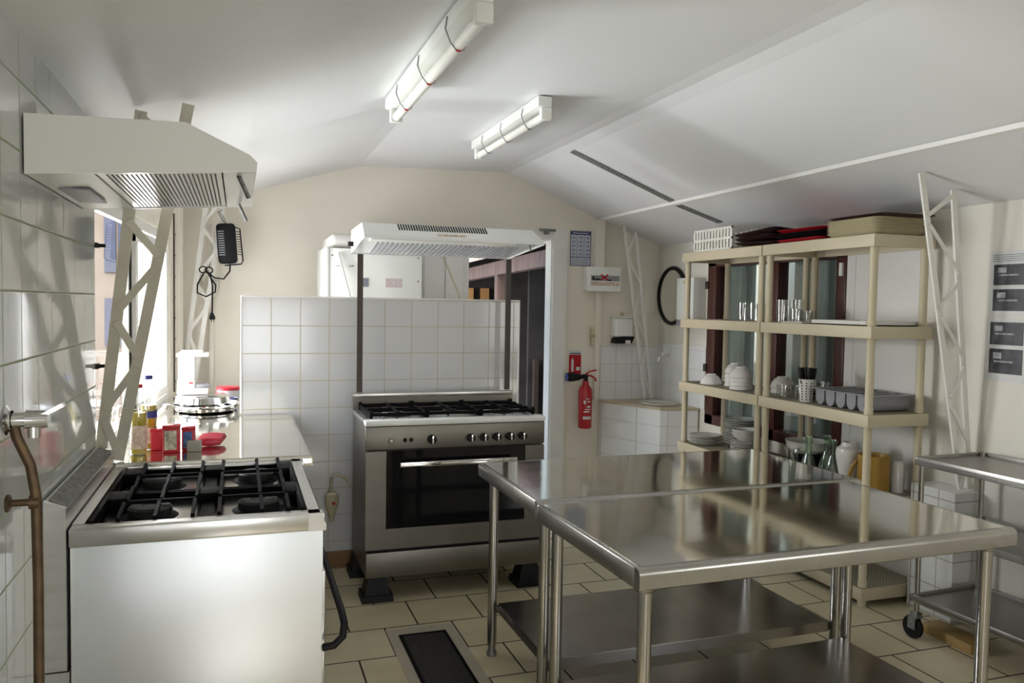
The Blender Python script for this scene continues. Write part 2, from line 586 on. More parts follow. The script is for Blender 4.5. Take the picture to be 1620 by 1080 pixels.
hs = left_seg(MB(), 5.80, 5.83, 0.93, 2.12, 0.008, 0.008)
for k in range(8):
    left_seg(hs, 5.79, 5.845, 1.0 + k * 0.14, 1.006 + k * 0.14, 0.01, 0.012)
struct('trim_1', hs, M_brown)
struct('trim_2', left_seg(MB(), 5.86, 6.02, 0.0, roof_z(-0.4), 0.05, 0.035), M_wall)

# back wall with the doorway
bw = MB()
bw.box(-0.75, YB, 0, 1.70, YB + 0.12, 2.9)
bw.box(2.60, YB, 0, XR + 0.2, YB + 0.12, 2.9)
bw.box(1.70, YB, 2.14, 2.60, YB + 0.12, 2.9)
struct('wall_back', bw, M_wall)
d1 = thing('door_1', kind='structure')
MB().box(2.49, YB - 0.04, 0, 2.615, YB + 0.14, 2.18).box(1.716, YB - 0.041, 2.10, 2.489, YB + 0.141, 2.18).box(1.66, YB - 0.04, 0, 1.715, YB + 0.14, 2.18).build('door_frame', M_white, d1, False)
B(2.476, YB - 0.02, 0.0, 2.492, YB + 0.10, 2.10).build('door_edge', M_enam, d1, False)
for z in (1.96, 1.42, 0.95):
    MB().tube([(2.598, YB - 0.045, z - 0.045), (2.598, YB - 0.045, z + 0.045)], 0.008).build('hinge', M_white, d1)
MB().box(2.36, YB - 0.06, 2.165, 2.50, YB - 0.03, 2.185).box(2.40, YB - 0.065, 2.14, 2.44, YB - 0.035, 2.165).build('door_closer_arm', M_galv, d1)

# right wall with its dark-framed window
rw = MB()
WY0, WY1, WZ0, WZ1 = 3.985, 5.505, 0.64, 1.945
rw.box(XR, YR - 0.1, 0, XR + 0.14, -1.9, 2.3)
rw.box(XR, -0.2, 0, XR + 0.14, WY0, 2.3)
rw.box(XR, -1.9, 0, XR + 0.14, -0.2, 0.9)  # unseen opening above this, added for the side fill lamp
rw.box(XR, -1.9, 2.05, XR + 0.14, -0.2, 2.3)
rw.box(XR, WY1, 0, XR + 0.14, YB + 0.1, 2.3)
rw.box(XR, WY0, 0, XR + 0.14, WY1, WZ0)
rw.box(XR, WY0, WZ1, XR + 0.14, WY1, 2.3)
struct('wall_right', rw, M_wallr)
w2 = thing('window_2', kind='structure')
f2 = MB()
for (a, b, c, d) in ((WY0, 4.07, WZ0, WZ1), (4.635, 4.74, WZ0, WZ1), (5.39, WY1, WZ0, WZ1), (WY0, WY1, WZ0, 0.72), (WY0, WY1, 1.87, WZ1)):
    f2.box(XR - 0.02, a, c, XR + 0.07, b, d, 0.006)
f2.build('window_frame', M_mahog, w2)
for a, b in ((4.07, 4.635), (4.74, 5.39)):
    B(XR + 0.02, a, 0.72, XR + 0.026, b, 1.87).build('pane', M_paned, w2, False)
for z in (1.70, 1.05):
    B(XR - 0.03, WY1 - 0.02, z, XR - 0.015, WY1 + 0.02, z + 0.06).build('hinge', M_brown, w2)
B(XR - 0.035, 4.005, 1.76, XR - 0.018, 4.03, 1.84).build('catch', M_enam, w2)


def curtain(y0, y1, n):
    mb = MB()
    k = n * 8
    fro, bak = [], []
    for i in range(k + 1):
        t = i / k
        y = y0 + (y1 - y0) * t
        x = XR + 0.11 + 0.022 * math.sin(t * n * 2 * PI)
        fro.append((x, y))
        bak.append((x + 0.006, y))
    mb.prism(fro + bak[::-1], 0.68, 1.92, 'Z')
    return mb


cu = curtain(4.02, 4.62, 6).build('curtain', M_cloth)
tag(settle(cu), 'grey-green curtain behind the window pane nearest the white panel', 'curtain', 'curtains behind the dark framed window')
cu = curtain(5.08, 5.44, 4).build('curtain', M_cloth)
tag(settle(cu), 'narrow grey-green curtain behind the window pane nearest the sink', 'curtain', 'curtains behind the dark framed window')
bk = MB()
bk.box(XR + 0.9, 3.4, -0.1, XR + 1.0, 6.2, 2.4).box(XR + 0.14, 3.4, -0.1, XR + 1.0, 3.5, 2.4).box(XR + 0.14, 6.1, -0.1, XR + 1.0, 6.2, 2.4)
bk.box(XR + 0.14, 3.4, -0.1, XR + 1.0, 6.2, 0.0)
struct('wall_right_passage', bk, M_passage)

# rear wall behind the camera, with an unseen opening added to let a patch of sun in
re = MB()
re.box(XL - 0.2, YR - 0.12, 0, -0.10, YR, 2.9)
re.box(0.90, YR - 0.12, 0, XR + 0.2, YR, 2.9)
re.box(-0.10, YR - 0.12, 0, 0.90, YR, 1.60)
re.box(-0.10, YR - 0.12, 2.13, 0.90, YR, 2.9)
struct('wall_rear', re, M_wallr)

w3 = thing('window_added', kind='structure')  # made-up window frame and opaque panel behind the added rear lamp
MB().box(-0.30, YR, 0.55, 1.0, YR + 0.02, 0.60).box(-0.30, YR, 1.50, 1.0, YR + 0.02, 1.55).box(-0.30, YR, 0.55, -0.25, YR + 0.02, 1.55).box(0.95, YR, 0.55, 1.0, YR + 0.02, 1.55).build('window_frame', M_white, w3, False)
B(-0.25, YR, 0.60, 0.95, YR + 0.012, 1.50).build('added_blind', M_white, w3, False)

# partition behind the far cooker
pt = MB()
pt.box(0.012, 4.72, 0, 1.66, 4.82, 1.578, 0.004)
struct('wall_partition', pt, TM_part)
struct('baseboard_partition', B(0.012, 4.705, 0, 1.66, 4.722, 0.095), M_base)
struct('trim_3', MB().tube([(0.016, 4.722, 0.92), (0.016, 4.722, 1.574), (1.655, 4.722, 1.574), (1.655, 4.722, 0.0)], 0.008), M_enam)
# long batten on the ceiling slope and the grey strip across it
struct('trim_4', MB().prism([(2.895, roof_z(2.895) - 0.004), (2.93, roof_z(2.93) - 0.004), (2.925, roof_z(2.925) - 0.02), (2.90, roof_z(2.90) - 0.022)], YR, YB, 'Y'), M_white)
st = MB()
st.bar((2.15, 5.10, roof_z(2.15) - 0.004), (2.89, 5.03, roof_z(2.89) - 0.004), 0.075, 0.008)
st.bar((2.95, 5.05, roof_z(2.95) - 0.004), (3.28, 5.02, roof_z(3.28) - 0.004), 0.075, 0.008)
struct('trim_5', st, M_galv)
struct('trim_6', B(XL, 1.90, 0, XL + 0.022, 2.00, 2.20), M_white)
# duct on the back wall, tiles round the hand basin
struct('trim_7', MB().box(2.86, YB - 0.07, 1.86, 2.945, YB, 2.28).box(2.885, YB - 0.05, 0.75, 2.93, YB, 1.70), M_wall)
struct('trim_8', B(2.95, YB - 0.012, 0.74, XR, YB, 1.215), TM_sink)
struct('trim_9', B(XR - 0.012, 5.52, 0.74, XR, YB - 0.012, 1.24), TM_sinkr)
struct('trim_10', MB().box(XR - 0.015, WY0 - 0.075, 0.55, XR, WY0 - 0.005, 1.96), M_white)
struct('trim_11', B(XR - 0.02, 3.40, 0.50, XR, 3.905, 1.905, 0.004), M_white)
for nm, y in (('trim_12', 6.29), ):
    struct(nm, B(-0.20, YB - 0.03, 0.92, -0.17, YB, 1.60), M_wall)

# ================================================================== COOKER BY THE LEFT WALL
t = thing('gas_cooker', 'stainless gas cooker with four burners against the left tiled wall, nearest the camera', 'cooker')
B(-0.45, 2.515, 0.14, 0.25, 3.40, 0.845, 0.004).build('body', M_side, t)
rim = MB()
rim.box(-0.452, 2.505, 0.845, 0.254, 2.56, 0.90, 0.006)
rim.box(-0.452, 3.35, 0.845, 0.254, 3.405, 0.90, 0.006)
rim.prism([(0.205, 0.845), (0.258, 0.845), (0.258, 0.865), (0.24, 0.90), (0.205, 0.90)], 2.5045, 3.405, 'Y')
rim.box(-0.452, 2.56, 0.845, -0.42, 3.35, 0.90)
rim.build('hob_rim', M_steel, t)
B(-0.42, 2.56, 0.845, 0.205, 3.35, 0.862).build('hob_well', M_under, t)
bs = MB()
bs.prism([(-0.512, 0.50), (-0.456, 0.50), (-0.456, 0.962), (-0.512, 0.985)], 2.497, 2.515, 'Y')
bs.prism([(-0.512, 0.50), (-0.456, 0.50), (-0.456, 0.962), (-0.512, 0.985)], 3.39, 3.408, 'Y')
bs.box(-0.512, 2.515, 0.50, -0.504, 3.39, 0.983)
bs.box(-0.464, 2.515, 0.50, -0.456, 3.39, 0.955)
bs.build('flue_box', M_steel, t)
B(-0.512, 2.497, 0.02, -0.452, 3.408, 0.496).build('rear_panel', M_steel, t)
lv = MB()
for k in range(48):
    y = 2.525 + k * 0.018
    lv.hexa([(-0.505, y, 0.972), (-0.463, y, 0.953), (-0.463, y + 0.006, 0.953), (-0.505, y + 0.006, 0.972)],
            [(-0.505, y + 0.004, 0.983), (-0.463, y + 0.004, 0.964), (-0.463, y + 0.010, 0.964), (-0.505, y + 0.010, 0.983)])
lv.build('louvre', M_galv, t)
B(-0.503, 2.516, 0.90, -0.465, 3.389, 0.935).build('flue_inside', M_black, t)
BUR = ((-0.265, 2.755), (0.065, 2.755), (-0.265, 3.18), (0.065, 3.21))
for bx, by in BUR:
    bu = MB().lathe([(0.05, 0.862), (0.066, 0.866), (0.066, 0.89), (0.058, 0.897), (0.03, 0.897), (0.025, 0.893), (0, 0.893)], (bx, by, 0)).build('burner', M_burn, t)
    MB().lathe([(0.085, 0.8625), (0.08, 0.866), (0.055, 0.868), (0.05, 0.864)], (bx, by, 0)).build('burner_bowl', M_iron, bu)
for y0, y1 in ((2.57, 2.955), (2.965, 3.35)):
    g = MB()
    for x in (-0.405, 0.195):
        g.box(x - 0.007, y0, 0.868, x + 0.007, y1, 0.905, 0.003)
    for y in (y0 + 0.006, y1 - 0.006):
        g.box(-0.40, y - 0.006, 0.868, 0.195, y + 0.006, 0.893, 0.002)
    ym = (y0 + y1) / 2
    for x in (-0.335, -0.235, -0.13, -0.055, 0.07, 0.15):
        for (a, b) in ((y0, ym - 0.045), (ym + 0.045, y1)):
            g.bar((x, a, 0.900), (x, b, 0.912), 0.010, 0.016)
        g.box(x - 0.006, y0, 0.868, x + 0.006, y0 + 0.012, 0.905)
        g.box(x - 0.006, y1 - 0.012, 0.868, x + 0.006, y1, 0.918)
    g.bar((-0.33, ym, 0.907), (-0.13, ym, 0.907), 0.010, 0.012)
    g.bar((-0.05, ym, 0.907), (0.15, ym, 0.907), 0.010, 0.012)
    # solid corner and centre plates of the casting
    g.box(-0.405, y1 - 0.12, 0.870, -0.345, y1, 0.903, 0.004)
    g.box(0.148, y1 - 0.15, 0.870, 0.197, y1, 0.905, 0.004)
    g.box(-0.128, y1 - 0.10, 0.870, -0.058, y1, 0.902, 0.004)
    g.box(-0.115, y0 + 0.05, 0.866, -0.075, y1 - 0.1, 0.874)
    g.build('grate', M_iron, t)
hd = MB().tube([(0.25, 2.52, 0.47), (0.285, 2.515, 0.475), (0.312, 2.515, 0.50), (0.318, 2.53, 0.535), (0.315, 2.58, 0.558), (0.315, 3.30, 0.562), (0.30, 3.35, 0.56), (0.25, 3.36, 0.56)], 0.012, 12)
hd.build('oven_handle', M_black, t)
B(0.25, 2.56, 0.22, 0.262, 3.36, 0.70, 0.004).build('oven_door', M_steel, t)
for x in (-0.40, 0.20):
    for y in (2.58, 3.33):
        MB().lathe([(0.0, 0), (0.022, 0), (0.022, 0.14), (0, 0.14)], (x, y, 0), 14).build('foot', M_black, t)
settle(t)

# hood above it
t = thing('extractor_hood', 'large cream extractor hood on the left wall above the nearest cooker', 'hood')
HZ = [(-0.515, 1.862), (0.047, 1.905), (0.050, 1.930), (0.030, 1.950), (-0.135, 2.025), (-0.515, 2.015)]
hb = MB()
hb.prism(HZ, 2.345, 2.357, 'Y')
hb.prism(HZ, 3.203, 3.215, 'Y')
for (a, b) in zip(HZ[1:], HZ[2:]):
    mx, mz = b[0] - a[0], b[1] - a[1]
    l = math.hypot(mx, mz)
    nx, nz = mz / l * 0.01, -mx / l * 0.01
    if nx * 0 + nz > 0 or nx > 0:
        nx, nz = -nx, -nz
    hb.prism([a, b, (b[0] + nx, b[1] + nz), (a[0] + nx, a[1] + nz)], 2.357, 3.203, 'Y')
hb.build('canopy', M_cream, t)
uz = lambda x: 1.862 + (x + 0.515) / 0.562 * 0.043
un = MB()
un.prism([(-0.515, uz(-0.515) + 0.002), (-0.36, uz(-0.36) + 0.002), (-0.36, uz(-0.36) + 0.012), (-0.515, uz(-0.515) + 0.012)], 2.357, 3.203, 'Y')
un.build('rear_tray', M_cream, t)
gp = MB().prism([(-0.355, uz(-0.355) + 0.004), (-0.045, uz(-0.045) + 0.004), (-0.045, uz(-0.045) + 0.012), (-0.355, uz(-0.355) + 0.012)], 2.36, 3.20, 'Y').build('filter_panel', M_enam, t)
sl = MB()
for i in range(24):
    x = -0.335 + i * 0.0118
    for j in range(30):
        y = 2.40 + j * 0.0262
        z = uz(x) + 0.0035
        sl.box(x, y, z - 0.001, x + 0.0045, y + 0.012, z + 0.001)
sl.build('perforation', M_black, gp)
MB().prism([(-0.04, uz(-0.04) + 0.001), (0.045, uz(0.045) + 0.001), (0.045, uz(0.045) + 0.012), (-0.04, uz(-0.04) + 0.012)], 2.357, 3.203, 'Y').build('control_strip', M_enam, t)
B(-0.49, 2.62, uz(-0.45) - 0.006, -0.41, 2.95, uz(-0.45)).build('light_lens', M_grey, t)
for y in (2.42, 3.12):
    MB().bar((0.000, y, uz(0) + 0.002), (0.028, y + 0.02, uz(0) - 0.058), 0.009, 0.009).build('lever', M_galv, t)
settle(t)

# tap and copper pipe on the left wall
t = thing('gas_tap_pipe', 'tarnished copper pipe with a chrome shut-off tap on the tiles left of the nearest cooker', 'pipe')
TY = 2.03
tp = MB()
tp.lathe([(0.0, 0.0), (0.030, 0.0), (0.034, 0.006), (0.022, 0.012), (0.022, 0.016)], (XL + 0.026, 2.045, 1.275), 20, 'X')
tp.tube([(XL + 0.03, 2.045, 1.275), (XL + 0.075, 2.045, 1.275)], 0.017, 14)
tp.tube([(XL + 0.07, 2.045, 1.275), (XL + 0.115, 2.045, 1.275)], [0.022, 0.019], 14)
tp.tube([(XL + 0.085, 2.045, 1.27), (XL + 0.085, 2.045, 1.235)], 0.013, 12)
tp.build('tap_body', M_chrome, t)
MB().bar((XL + 0.095, 2.045, 1.28), (XL + 0.145, 2.045, 1.308), 0.028, 0.009).build('tap_lever', M_chrome, t)
MB().tube([(XL + 0.045, 2.048, 1.262), (XL + 0.05, 2.050, 1.235), (XL + 0.075, 2.055, 1.17), (XL + 0.085, 2.057, 1.10), (XL + 0.088, 2.057, 0.9), (XL + 0.085, 2.057, 0.0)], 0.0115, 12).build('pipe', M_copper, t)
MB().lathe([(0.0, 0), (0.020, 0), (0.020, 0.006), (0.008, 0.012), (0.008, 0.045), (0.016, 0.046), (0.016, 0.066), (0, 0.066)], (XL + 0.026, 2.057, 1.085), 14, 'X').build('pipe_clip', M_copper, t)
settle(t)
for z, w in ((1.752, 'upper'), (1.287, 'lower')):
    t = MB()
    t.box(XL - 0.03, 3.425, z - 0.010, XL + 0.012, 3.47, z + 0.010, 0.003).tube([(XL + 0.012, 3.45, z), (XL + 0.035, 3.45, z)], 0.007)
    single('edge_clip', t, M_black, w + ' black clip on the edge where the left wall tiles end', 'clip', 'clips on the tile edge')

# ================================================================== WORKTOP BEHIND THE NEAR COOKER
t = thing('steel_worktop', 'stainless worktop between the nearest cooker and the white tiled partition, lit by the window', 'worktop')
ct = MB()
ct.box(-0.548, 3.43, 0.905, 0.275, 4.700, 0.91)
ct.box(-0.44, 4.70, 0.905, 0.005, 6.0, 0.91)
ct.prism([(0.275, 0.91), (0.290, 0.905), (0.296, 0.893), (0.296, 0.865), (0.286, 0.865), (0.286, 0.893), (0.275, 0.903)], 3.425, 4.700, 'Y')
ct.prism([(3.43, 0.91), (3.43, 0.904), (3.425, 0.899), (3.425, 0.868), (3.416, 0.868), (3.416, 0.90), (3.421, 0.91)], -0.45, 0.290, 'X')
ct.build('top', M_top, t)
for x, y in ((-0.40, 3.50), (0.22, 3.50), (0.22, 4.62), (-0.36, 5.9)):
    MB().tube([(x, y, 0), (x, y, 0.905)], 0.02).build('leg', M_leg, t)
B(-0.42, 3.48, 0.20, 0.24, 4.66, 0.24).build('shelf', M_steel, t)
settle(t)

# ================================================================== LATTICE TRUSSES
def truss(b0, b1, t0, t1, y, n, w, m, label, start=0, th=0.006, lean=0.0):
    """two chords (bottom b0,b1 to top t0,t1 in x,z) joined by zig-zag flats"""
    t = thing('lattice_truss', label, 'truss', 'lattice trusses carrying the roof')
    L0 = lambda s: Vector((b0[0] + (t0[0] - b0[0]) * s, y + lean * s, b0[1] + (t0[1] - b0[1]) * s))
    L1 = lambda s: Vector((b1[0] + (t1[0] - b1[0]) * s, y + lean * s, b1[1] + (t1[1] - b1[1]) * s))
    for f in (L0, L1):
        mb = MB()
        mb.bar(f(0), f(1), w, th, (0, 1, 0))
        mb.bar(f(0) + Vector((0, 0.010, 0)), f(1) + Vector((0, 0.010, 0)), th, 0.02, (0, 1, 0))
        mb.build('chord', m, t, False)
    for k in range(n):
        s0, s1 = (k + 0.1) / n, (k + 0.9) / n
        if (k + start) % 2:
            a, b = L0(s0), L1(s1)
        else:
            a, b = L1(s0), L0(s1)
        d = Vector((0, -th - 0.001, 0))
        MB().bar(a + d, b + d, w * 0.68, th, (0, 1, 0)).build('brace', m, t, False)
    return settle(t)


def top_hit(b, t):
    """shorten a chord so it stops just under the ceiling"""
    for i in range(400, 0, -1):
        s = i / 400 * 1.2
        x = b[0] + (t[0] - b[0]) * s
        z = b[1] + (t[1] - b[1]) * s
        if z < roof_z(x) - 0.012:
            return (x, z)
    return t


Yt = 3.462
c0, c1 = (-0.512, 0.915), (-0.447, 0.915)
truss(c0, c1, top_hit(c0, (-0.335, 2.26)), top_hit(c1, (-0.172, 2.30)), Yt, 7, 0.042, M_truss, 'cream steel lattice truss rising from the worktop beside the oil bottles', 0, lean=-0.20)
truss((-0.375, 0.93), (-0.300, 0.93), top_hit((-0.375, 0.93), (-0.220, 2.21)), top_hit((-0.300, 0.93), (-0.105, 2.21)), 6.12, 7, 0.032, M_trussw, 'white lattice truss in the far left corner behind the coffee maker', 1)
truss((3.305, 0.765), (3.370, 0.765), top_hit((3.305, 0.765), (3.075, 2.20)), top_hit((3.370, 0.765), (3.185, 2.16)), 6.13, 6, 0.022, M_trussw, 'white lattice truss rising from the hand basin in the far right corner', 0)
truss((3.430, 0.662), (3.490, 0.662), top_hit((3.430, 0.66), (3.100, 2.22)), top_hit((3.490, 0.66), (3.300, 2.18)), 3.045, 7, 0.030, M_trussw, 'white lattice truss at the right end of the shelving above the trolley', 1)

# ================================================================== COOKER BY THE PARTITION
t = thing('range_cooker', 'wide stainless range cooker on black risers in front of the tiled partition', 'cooker')
B(0.625, 4.13, 0.125, 1.585, 4.63, 0.915).build('body', M_cook2, t)
pn = MB()
pn.box(0.615, 4.085, 0.795, 1.592, 4.14, 0.915, 0.004)
pn.build('control_panel', M_cook2, t)
B(0.612, 4.075, 0.917, 1.594, 4.15, 0.948, 0.008).build('front_rim', M_enam, t)
B(0.618, 4.15, 0.915, 1.588, 4.60, 0.940, 0.004).build('hob_top', M_steel, t)
MB().box(0.617, 4.585, 0.94, 1.570, 4.607, 1.010).build('backsplash', M_cook2, t)
B(0.615, 4.575, 1.010, 1.572, 4.612, 1.034, 0.004).build('backsplash_cap', M_enam and M_steel, t)
dr = MB()
dr.box(0.617, 4.088, 0.275, 0.722, 4.13, 0.787)
dr.box(1.483, 4.088, 0.275, 1.592, 4.13, 0.787)
dr.box(0.722, 4.088, 0.275, 1.483, 4.13, 0.381)
dr.build('oven_door', M_cook2, t)
dg = [c for c in t.children if c.name.startswith('oven_door')][0]
B(0.722, 4.094, 0.381, 1.483, 4.125, 0.787).build('oven_glass', M_ovg, dg)
MB().box(0.785, 4.035, 0.708, 1.420, 4.052, 0.735, 0.004).box(0.79, 4.05, 0.712, 0.81, 4.09, 0.73).box(1.395, 4.05, 0.712, 1.415, 4.09, 0.73).build('oven_handle', M_chrome, dg)
B(0.622, 4.092, 0.127, 1.592, 4.135, 0.258, 0.003).build('drawer', M_cook2, t)
B(0.63, 4.11, 0.255, 1.585, 4.128, 0.276).build('drawer_gap', M_black, t)
for x, r, kind in ((0.745, 0.015, 'lock'), (0.818, 0.011, 'button'), (0.850, 0.011, 'button'), (0.958, 0.024, 'knob'), (1.17, 0.022, 'knob'), (1.243, 0.022, 'knob'), (1.316, 0.022, 'knob'), (1.389, 0.022, 'knob'), (1.461, 0.022, 'knob')):
    z = 0.842
    if kind == 'knob':
        k = MB().lathe([(0, -0.03), (r * 0.9, -0.03), (r, -0.004), (r, 0.002), (0, 0.002)], (x, 4.084, z), 20, 'Y').build('knob', M_black, t)
        MB().box(x - 0.004, 4.046, z - r * 0.95, x + 0.005, 4.056, z + r * 0.95, 0.002).build('knob_grip', M_chrome, k)
    else:
        k = MB().lathe([(0, -0.014), (r * 0.6, -0.014), (r, -0.003), (r, 0.002), (0, 0.002)], (x, 4.084, z), 16, 'Y').build('push_button', M_black if kind == 'button' else M_chrome, t)
for (bx, by, r) in ((0.80, 4.26, 0.05), (0.80, 4.47, 0.038), (1.10, 4.36, 0.065), (1.40, 4.26, 0.04), (1.40, 4.47, 0.05)):
    b = MB().lathe([(r * 1.5, 0.941), (r * 1.3, 0.945), (r, 0.947), (r, 0.957), (r * 0.8, 0.963), (0, 0.964)], (bx, by, 0), 22).build('burner', M_burn, t)
    MB().lathe([(r * 1.7, 0.9405), (r * 1.6, 0.9435), (r * 1.05, 0.945), (r * 1.05, 0.942)], (bx, by, 0), 22).build('burner_ring', M_chrome, b)
for x0, x1 in ((0.655, 0.945), (0.955, 1.245), (1.255, 1.555)):
    g = MB()
    for x in (x0, x1):
        g.box(x - 0.006, 4.17, 0.945, x + 0.006, 4.57, 0.972, 0.002)
    for y in (4.17, 4.37, 4.57):
        g.box(x0, y - 0.006, 0.958, x1, y + 0.006, 0.974, 0.002)
    xm = (x0 + x1) / 2
    g.box(xm - 0.006, 4.17, 0.966, xm + 0.006, 4.57, 0.980, 0.002)
    for y in (4.27, 4.47):
        g.box(x0, y - 0.005, 0.966, xm - 0.04, y + 0.005, 0.978)
        g.box(xm + 0.04, y - 0.005, 0.966, x1, y + 0.005, 0.978)
    for x in (x0, x1):
        for y in (4.175, 4.565):
            g.box(x - 0.008, y - 0.008, 0.940, x + 0.008, y + 0.008, 0.985, 0.003)
    g.build('grate', M_iron, t)
for x, y in ((0.685, 4.16), (1.53, 4.16), (0.675, 4.57), (1.53, 4.57)):
    r = MB()
    r.hexa([(x - 0.082, y - 0.08, 0), (x + 0.082, y - 0.08, 0), (x + 0.082, y + 0.08, 0), (x - 0.082, y + 0.08, 0)],
           [(x - 0.078, y - 0.075, 0.035), (x + 0.078, y - 0.075, 0.035), (x + 0.078, y + 0.075, 0.035), (x - 0.078, y + 0.075, 0.035)])
    r.hexa([(x - 0.066, y - 0.064, 0.035), (x + 0.066, y - 0.064, 0.035), (x + 0.066, y + 0.064, 0.035), (x - 0.066, y + 0.064, 0.035)],
           [(x - 0.045, y - 0.045, 0.127), (x + 0.045, y - 0.045, 0.127), (x + 0.045, y + 0.045, 0.127), (x - 0.045, y + 0.045, 0.127)])
    r.build('riser_foot', M_black, t, False)
settle(t)

# hood over it on two brown bars
t = thing('cooker_hood', 'white cooker hood on two brown uprights above the range cooker', 'hood')
HP = [(4.095, 1.878), (4.105, 1.895), (4.185, 1.962), (4.60, 1.955), (4.60, 1.824)]
cb = MB()
xl, xr = 0.602, 1.572
n = len(HP)
lo = [(xl, y, z) for y, z in HP]
hi = [((1.577 if i < 2 else 1.535), y, z) for i, (y, z) in enumerate(HP)]
cb._add(lo + hi, [tuple(range(n))[::-1], tuple(range(n, 2 * n))] + [(i, (i + 1) % n, n + (i + 1) % n, n + i) for i in range(n - 1)])
cb.build('shell', M_enam, t, False)
zz = lambda y: 1.878 - (y - 4.095) / 0.505 * 0.054
MB().prism([(4.10, zz(4.10) + 0.004), (4.595, zz(4.595) + 0.004), (4.595, zz(4.595) + 0.01), (4.10, zz(4.10) + 0.01)], 0.606, 1.533, 'X').build('underside', M_enam, t, False)
fl = MB()
for k in range(30):
    x = 0.69 + k * 0.0265
    fl.bar((x, 4.22, zz(4.22) + 0.001), (x + 0.012, 4.56, zz(4.56) + 0.001), 0.009, 0.006)
fl.build('filter', M_grey, t, False)
MB().prism([(4.125, zz(4.125) - 0.002), (4.195, zz(4.195) - 0.002), (4.195, zz(4.195) + 0.006), (4.125, zz(4.125) + 0.006)], 0.64, 1.42, 'X').build('light_lens', M_tube, t, False)
sl = MB()
for k in range(36):
    x = 0.79 + k * 0.0135
    sl.bar((x, 4.143, 1.9278), (x - 0.003, 4.181, 1.9597), 0.0068, 0.004, (0, -0.64, 0.77))
sl.build('vent_slot', M_black, t, False)
bd = MB().bar((0.985, 4.1195, 1.909), (1.14, 4.1195, 1.909), 0.014, 0.003, (0, -0.64, 0.77)).build('badge', M_label, t, False)
for x in (1.50,):
    MB().tube([(x, 4.13, 1.874), (x + 0.006, 4.12, 1.845)], 0.006).build('pull_lever', M_galv, t)
B(0.575, 4.50, 1.86, 0.602, 4.53, 1.885).build('plug_socket', M_black, t)
for x in (0.657, 1.548):
    B(x - 0.016, 4.614, 1.036, x + 0.016, 4.626, 1.825).build('upright', M_brown, t, False)
    for z in (1.53, 1.30):
        pass
settle(t)

# plug and cord hanging by the range
t = thing('cable_connector', 'yellowed plug connector hanging on a cord left of the range cooker', 'plug')
MB().lathe([(0, -0.11), (0.011, -0.11), (0.020, -0.06), (0.036, -0.02), (0.041, 0.02), (0.036, 0.05), (0.018, 0.062), (0, 0.062)], (0.512, 4.672, 0.392), 16, 'Z', 1, 0.7).build('connector', M_ivory, t)
MB().lathe([(0, -0.008), (0.010, -0.006), (0.010, 0), (0, 0)], (0.518, 4.648, 0.395), 14, 'Y').build('switch_button', M_redp, t)
MB().tube([(0.510, 4.672, 0.45), (0.508, 4.672, 0.50), (0.518, 4.67, 0.545), (0.55, 4.665, 0.555), (0.59, 4.66, 0.53), (0.618, 4.655, 0.49), (0.64, 4.65, 0.52), (0.66, 4.645, 0.56)], 0.008).build('cord', M_ivory, t)
settle(t)
t = single('wall_socket', MB().box(0.632, 4.69, 0.35, 0.662, 4.719, 0.46, 0.004), M_ivory, 'cream socket box on the partition just left of the range cooker', 'socket')

# ================================================================== WORK TABLES
def table(label, x0, x1, y0, y1, rot, name='steel_table', dent=False):
    t = thing(name, label, 'table', 'stainless work tables')
    h = 0.85
    tb = MB()
    r = 0.0
    tb.box(x0 + 0.0185, y0 + 0.0305, h - 0.010, x1 - 0.0185, y1 - 0.019, h)
    # rolled front edge
    arc = [(y0 + 0.030, h)] + [(y0 + 0.018 - 0.018 * math.sin(a), h - 0.018 + 0.018 * math.cos(a)) for a in [i * PI / 12 for i in range(0, 7)]] + [(y0, h - 0.055), (y0 + 0.012, h - 0.062), (y0 + 0.030, h - 0.062)]
    MB().prism(arc, x0, x1, 'X').build('rolled_edge', M_edge_shade, t)
    tb.build('tabletop', M_top, t)
    ap = MB()
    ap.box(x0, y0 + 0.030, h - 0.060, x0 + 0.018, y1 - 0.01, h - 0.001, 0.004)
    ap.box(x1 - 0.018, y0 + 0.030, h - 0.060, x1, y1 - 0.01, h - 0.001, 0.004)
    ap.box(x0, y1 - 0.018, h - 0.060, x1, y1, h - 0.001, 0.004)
    ap.build('apron', M_edge_shade, t)
    for x in (x0 + 0.055, x1 - 0.055):
        for y in (y0 + 0.065, y1 - 0.065):
            lg = MB().tube([(x, y, 0.045), (x, y, h - 0.012)], 0.0205, 20).build('leg', M_leg, t)
            MB().lathe([(0.0205, h - 0.085), (0.030, h - 0.075), (0.033, h - 0.060), (0.033, h - 0.011), (0, h - 0.011)], (x, y, 0), 20).build('leg_socket', M_steel, lg)
            MB().lathe([(0, 0), (0.022, 0), (0.023, 0.012), (0.015, 0.03), (0.015, 0.05), (0, 0.05)], (x, y, 0), 16).build('levelling_foot', M_galv, lg)
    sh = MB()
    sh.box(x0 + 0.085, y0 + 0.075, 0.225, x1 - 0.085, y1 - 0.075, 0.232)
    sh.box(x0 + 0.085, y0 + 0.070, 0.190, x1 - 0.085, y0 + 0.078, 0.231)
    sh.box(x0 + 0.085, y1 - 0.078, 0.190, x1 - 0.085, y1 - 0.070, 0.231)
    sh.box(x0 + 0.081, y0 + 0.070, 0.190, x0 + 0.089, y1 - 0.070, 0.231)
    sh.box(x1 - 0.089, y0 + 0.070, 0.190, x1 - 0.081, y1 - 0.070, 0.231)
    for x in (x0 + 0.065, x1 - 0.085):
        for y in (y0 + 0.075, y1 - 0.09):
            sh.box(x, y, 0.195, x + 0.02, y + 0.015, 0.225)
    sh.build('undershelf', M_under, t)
    settle(t)
    t.rotation_euler.z = rot
    return t


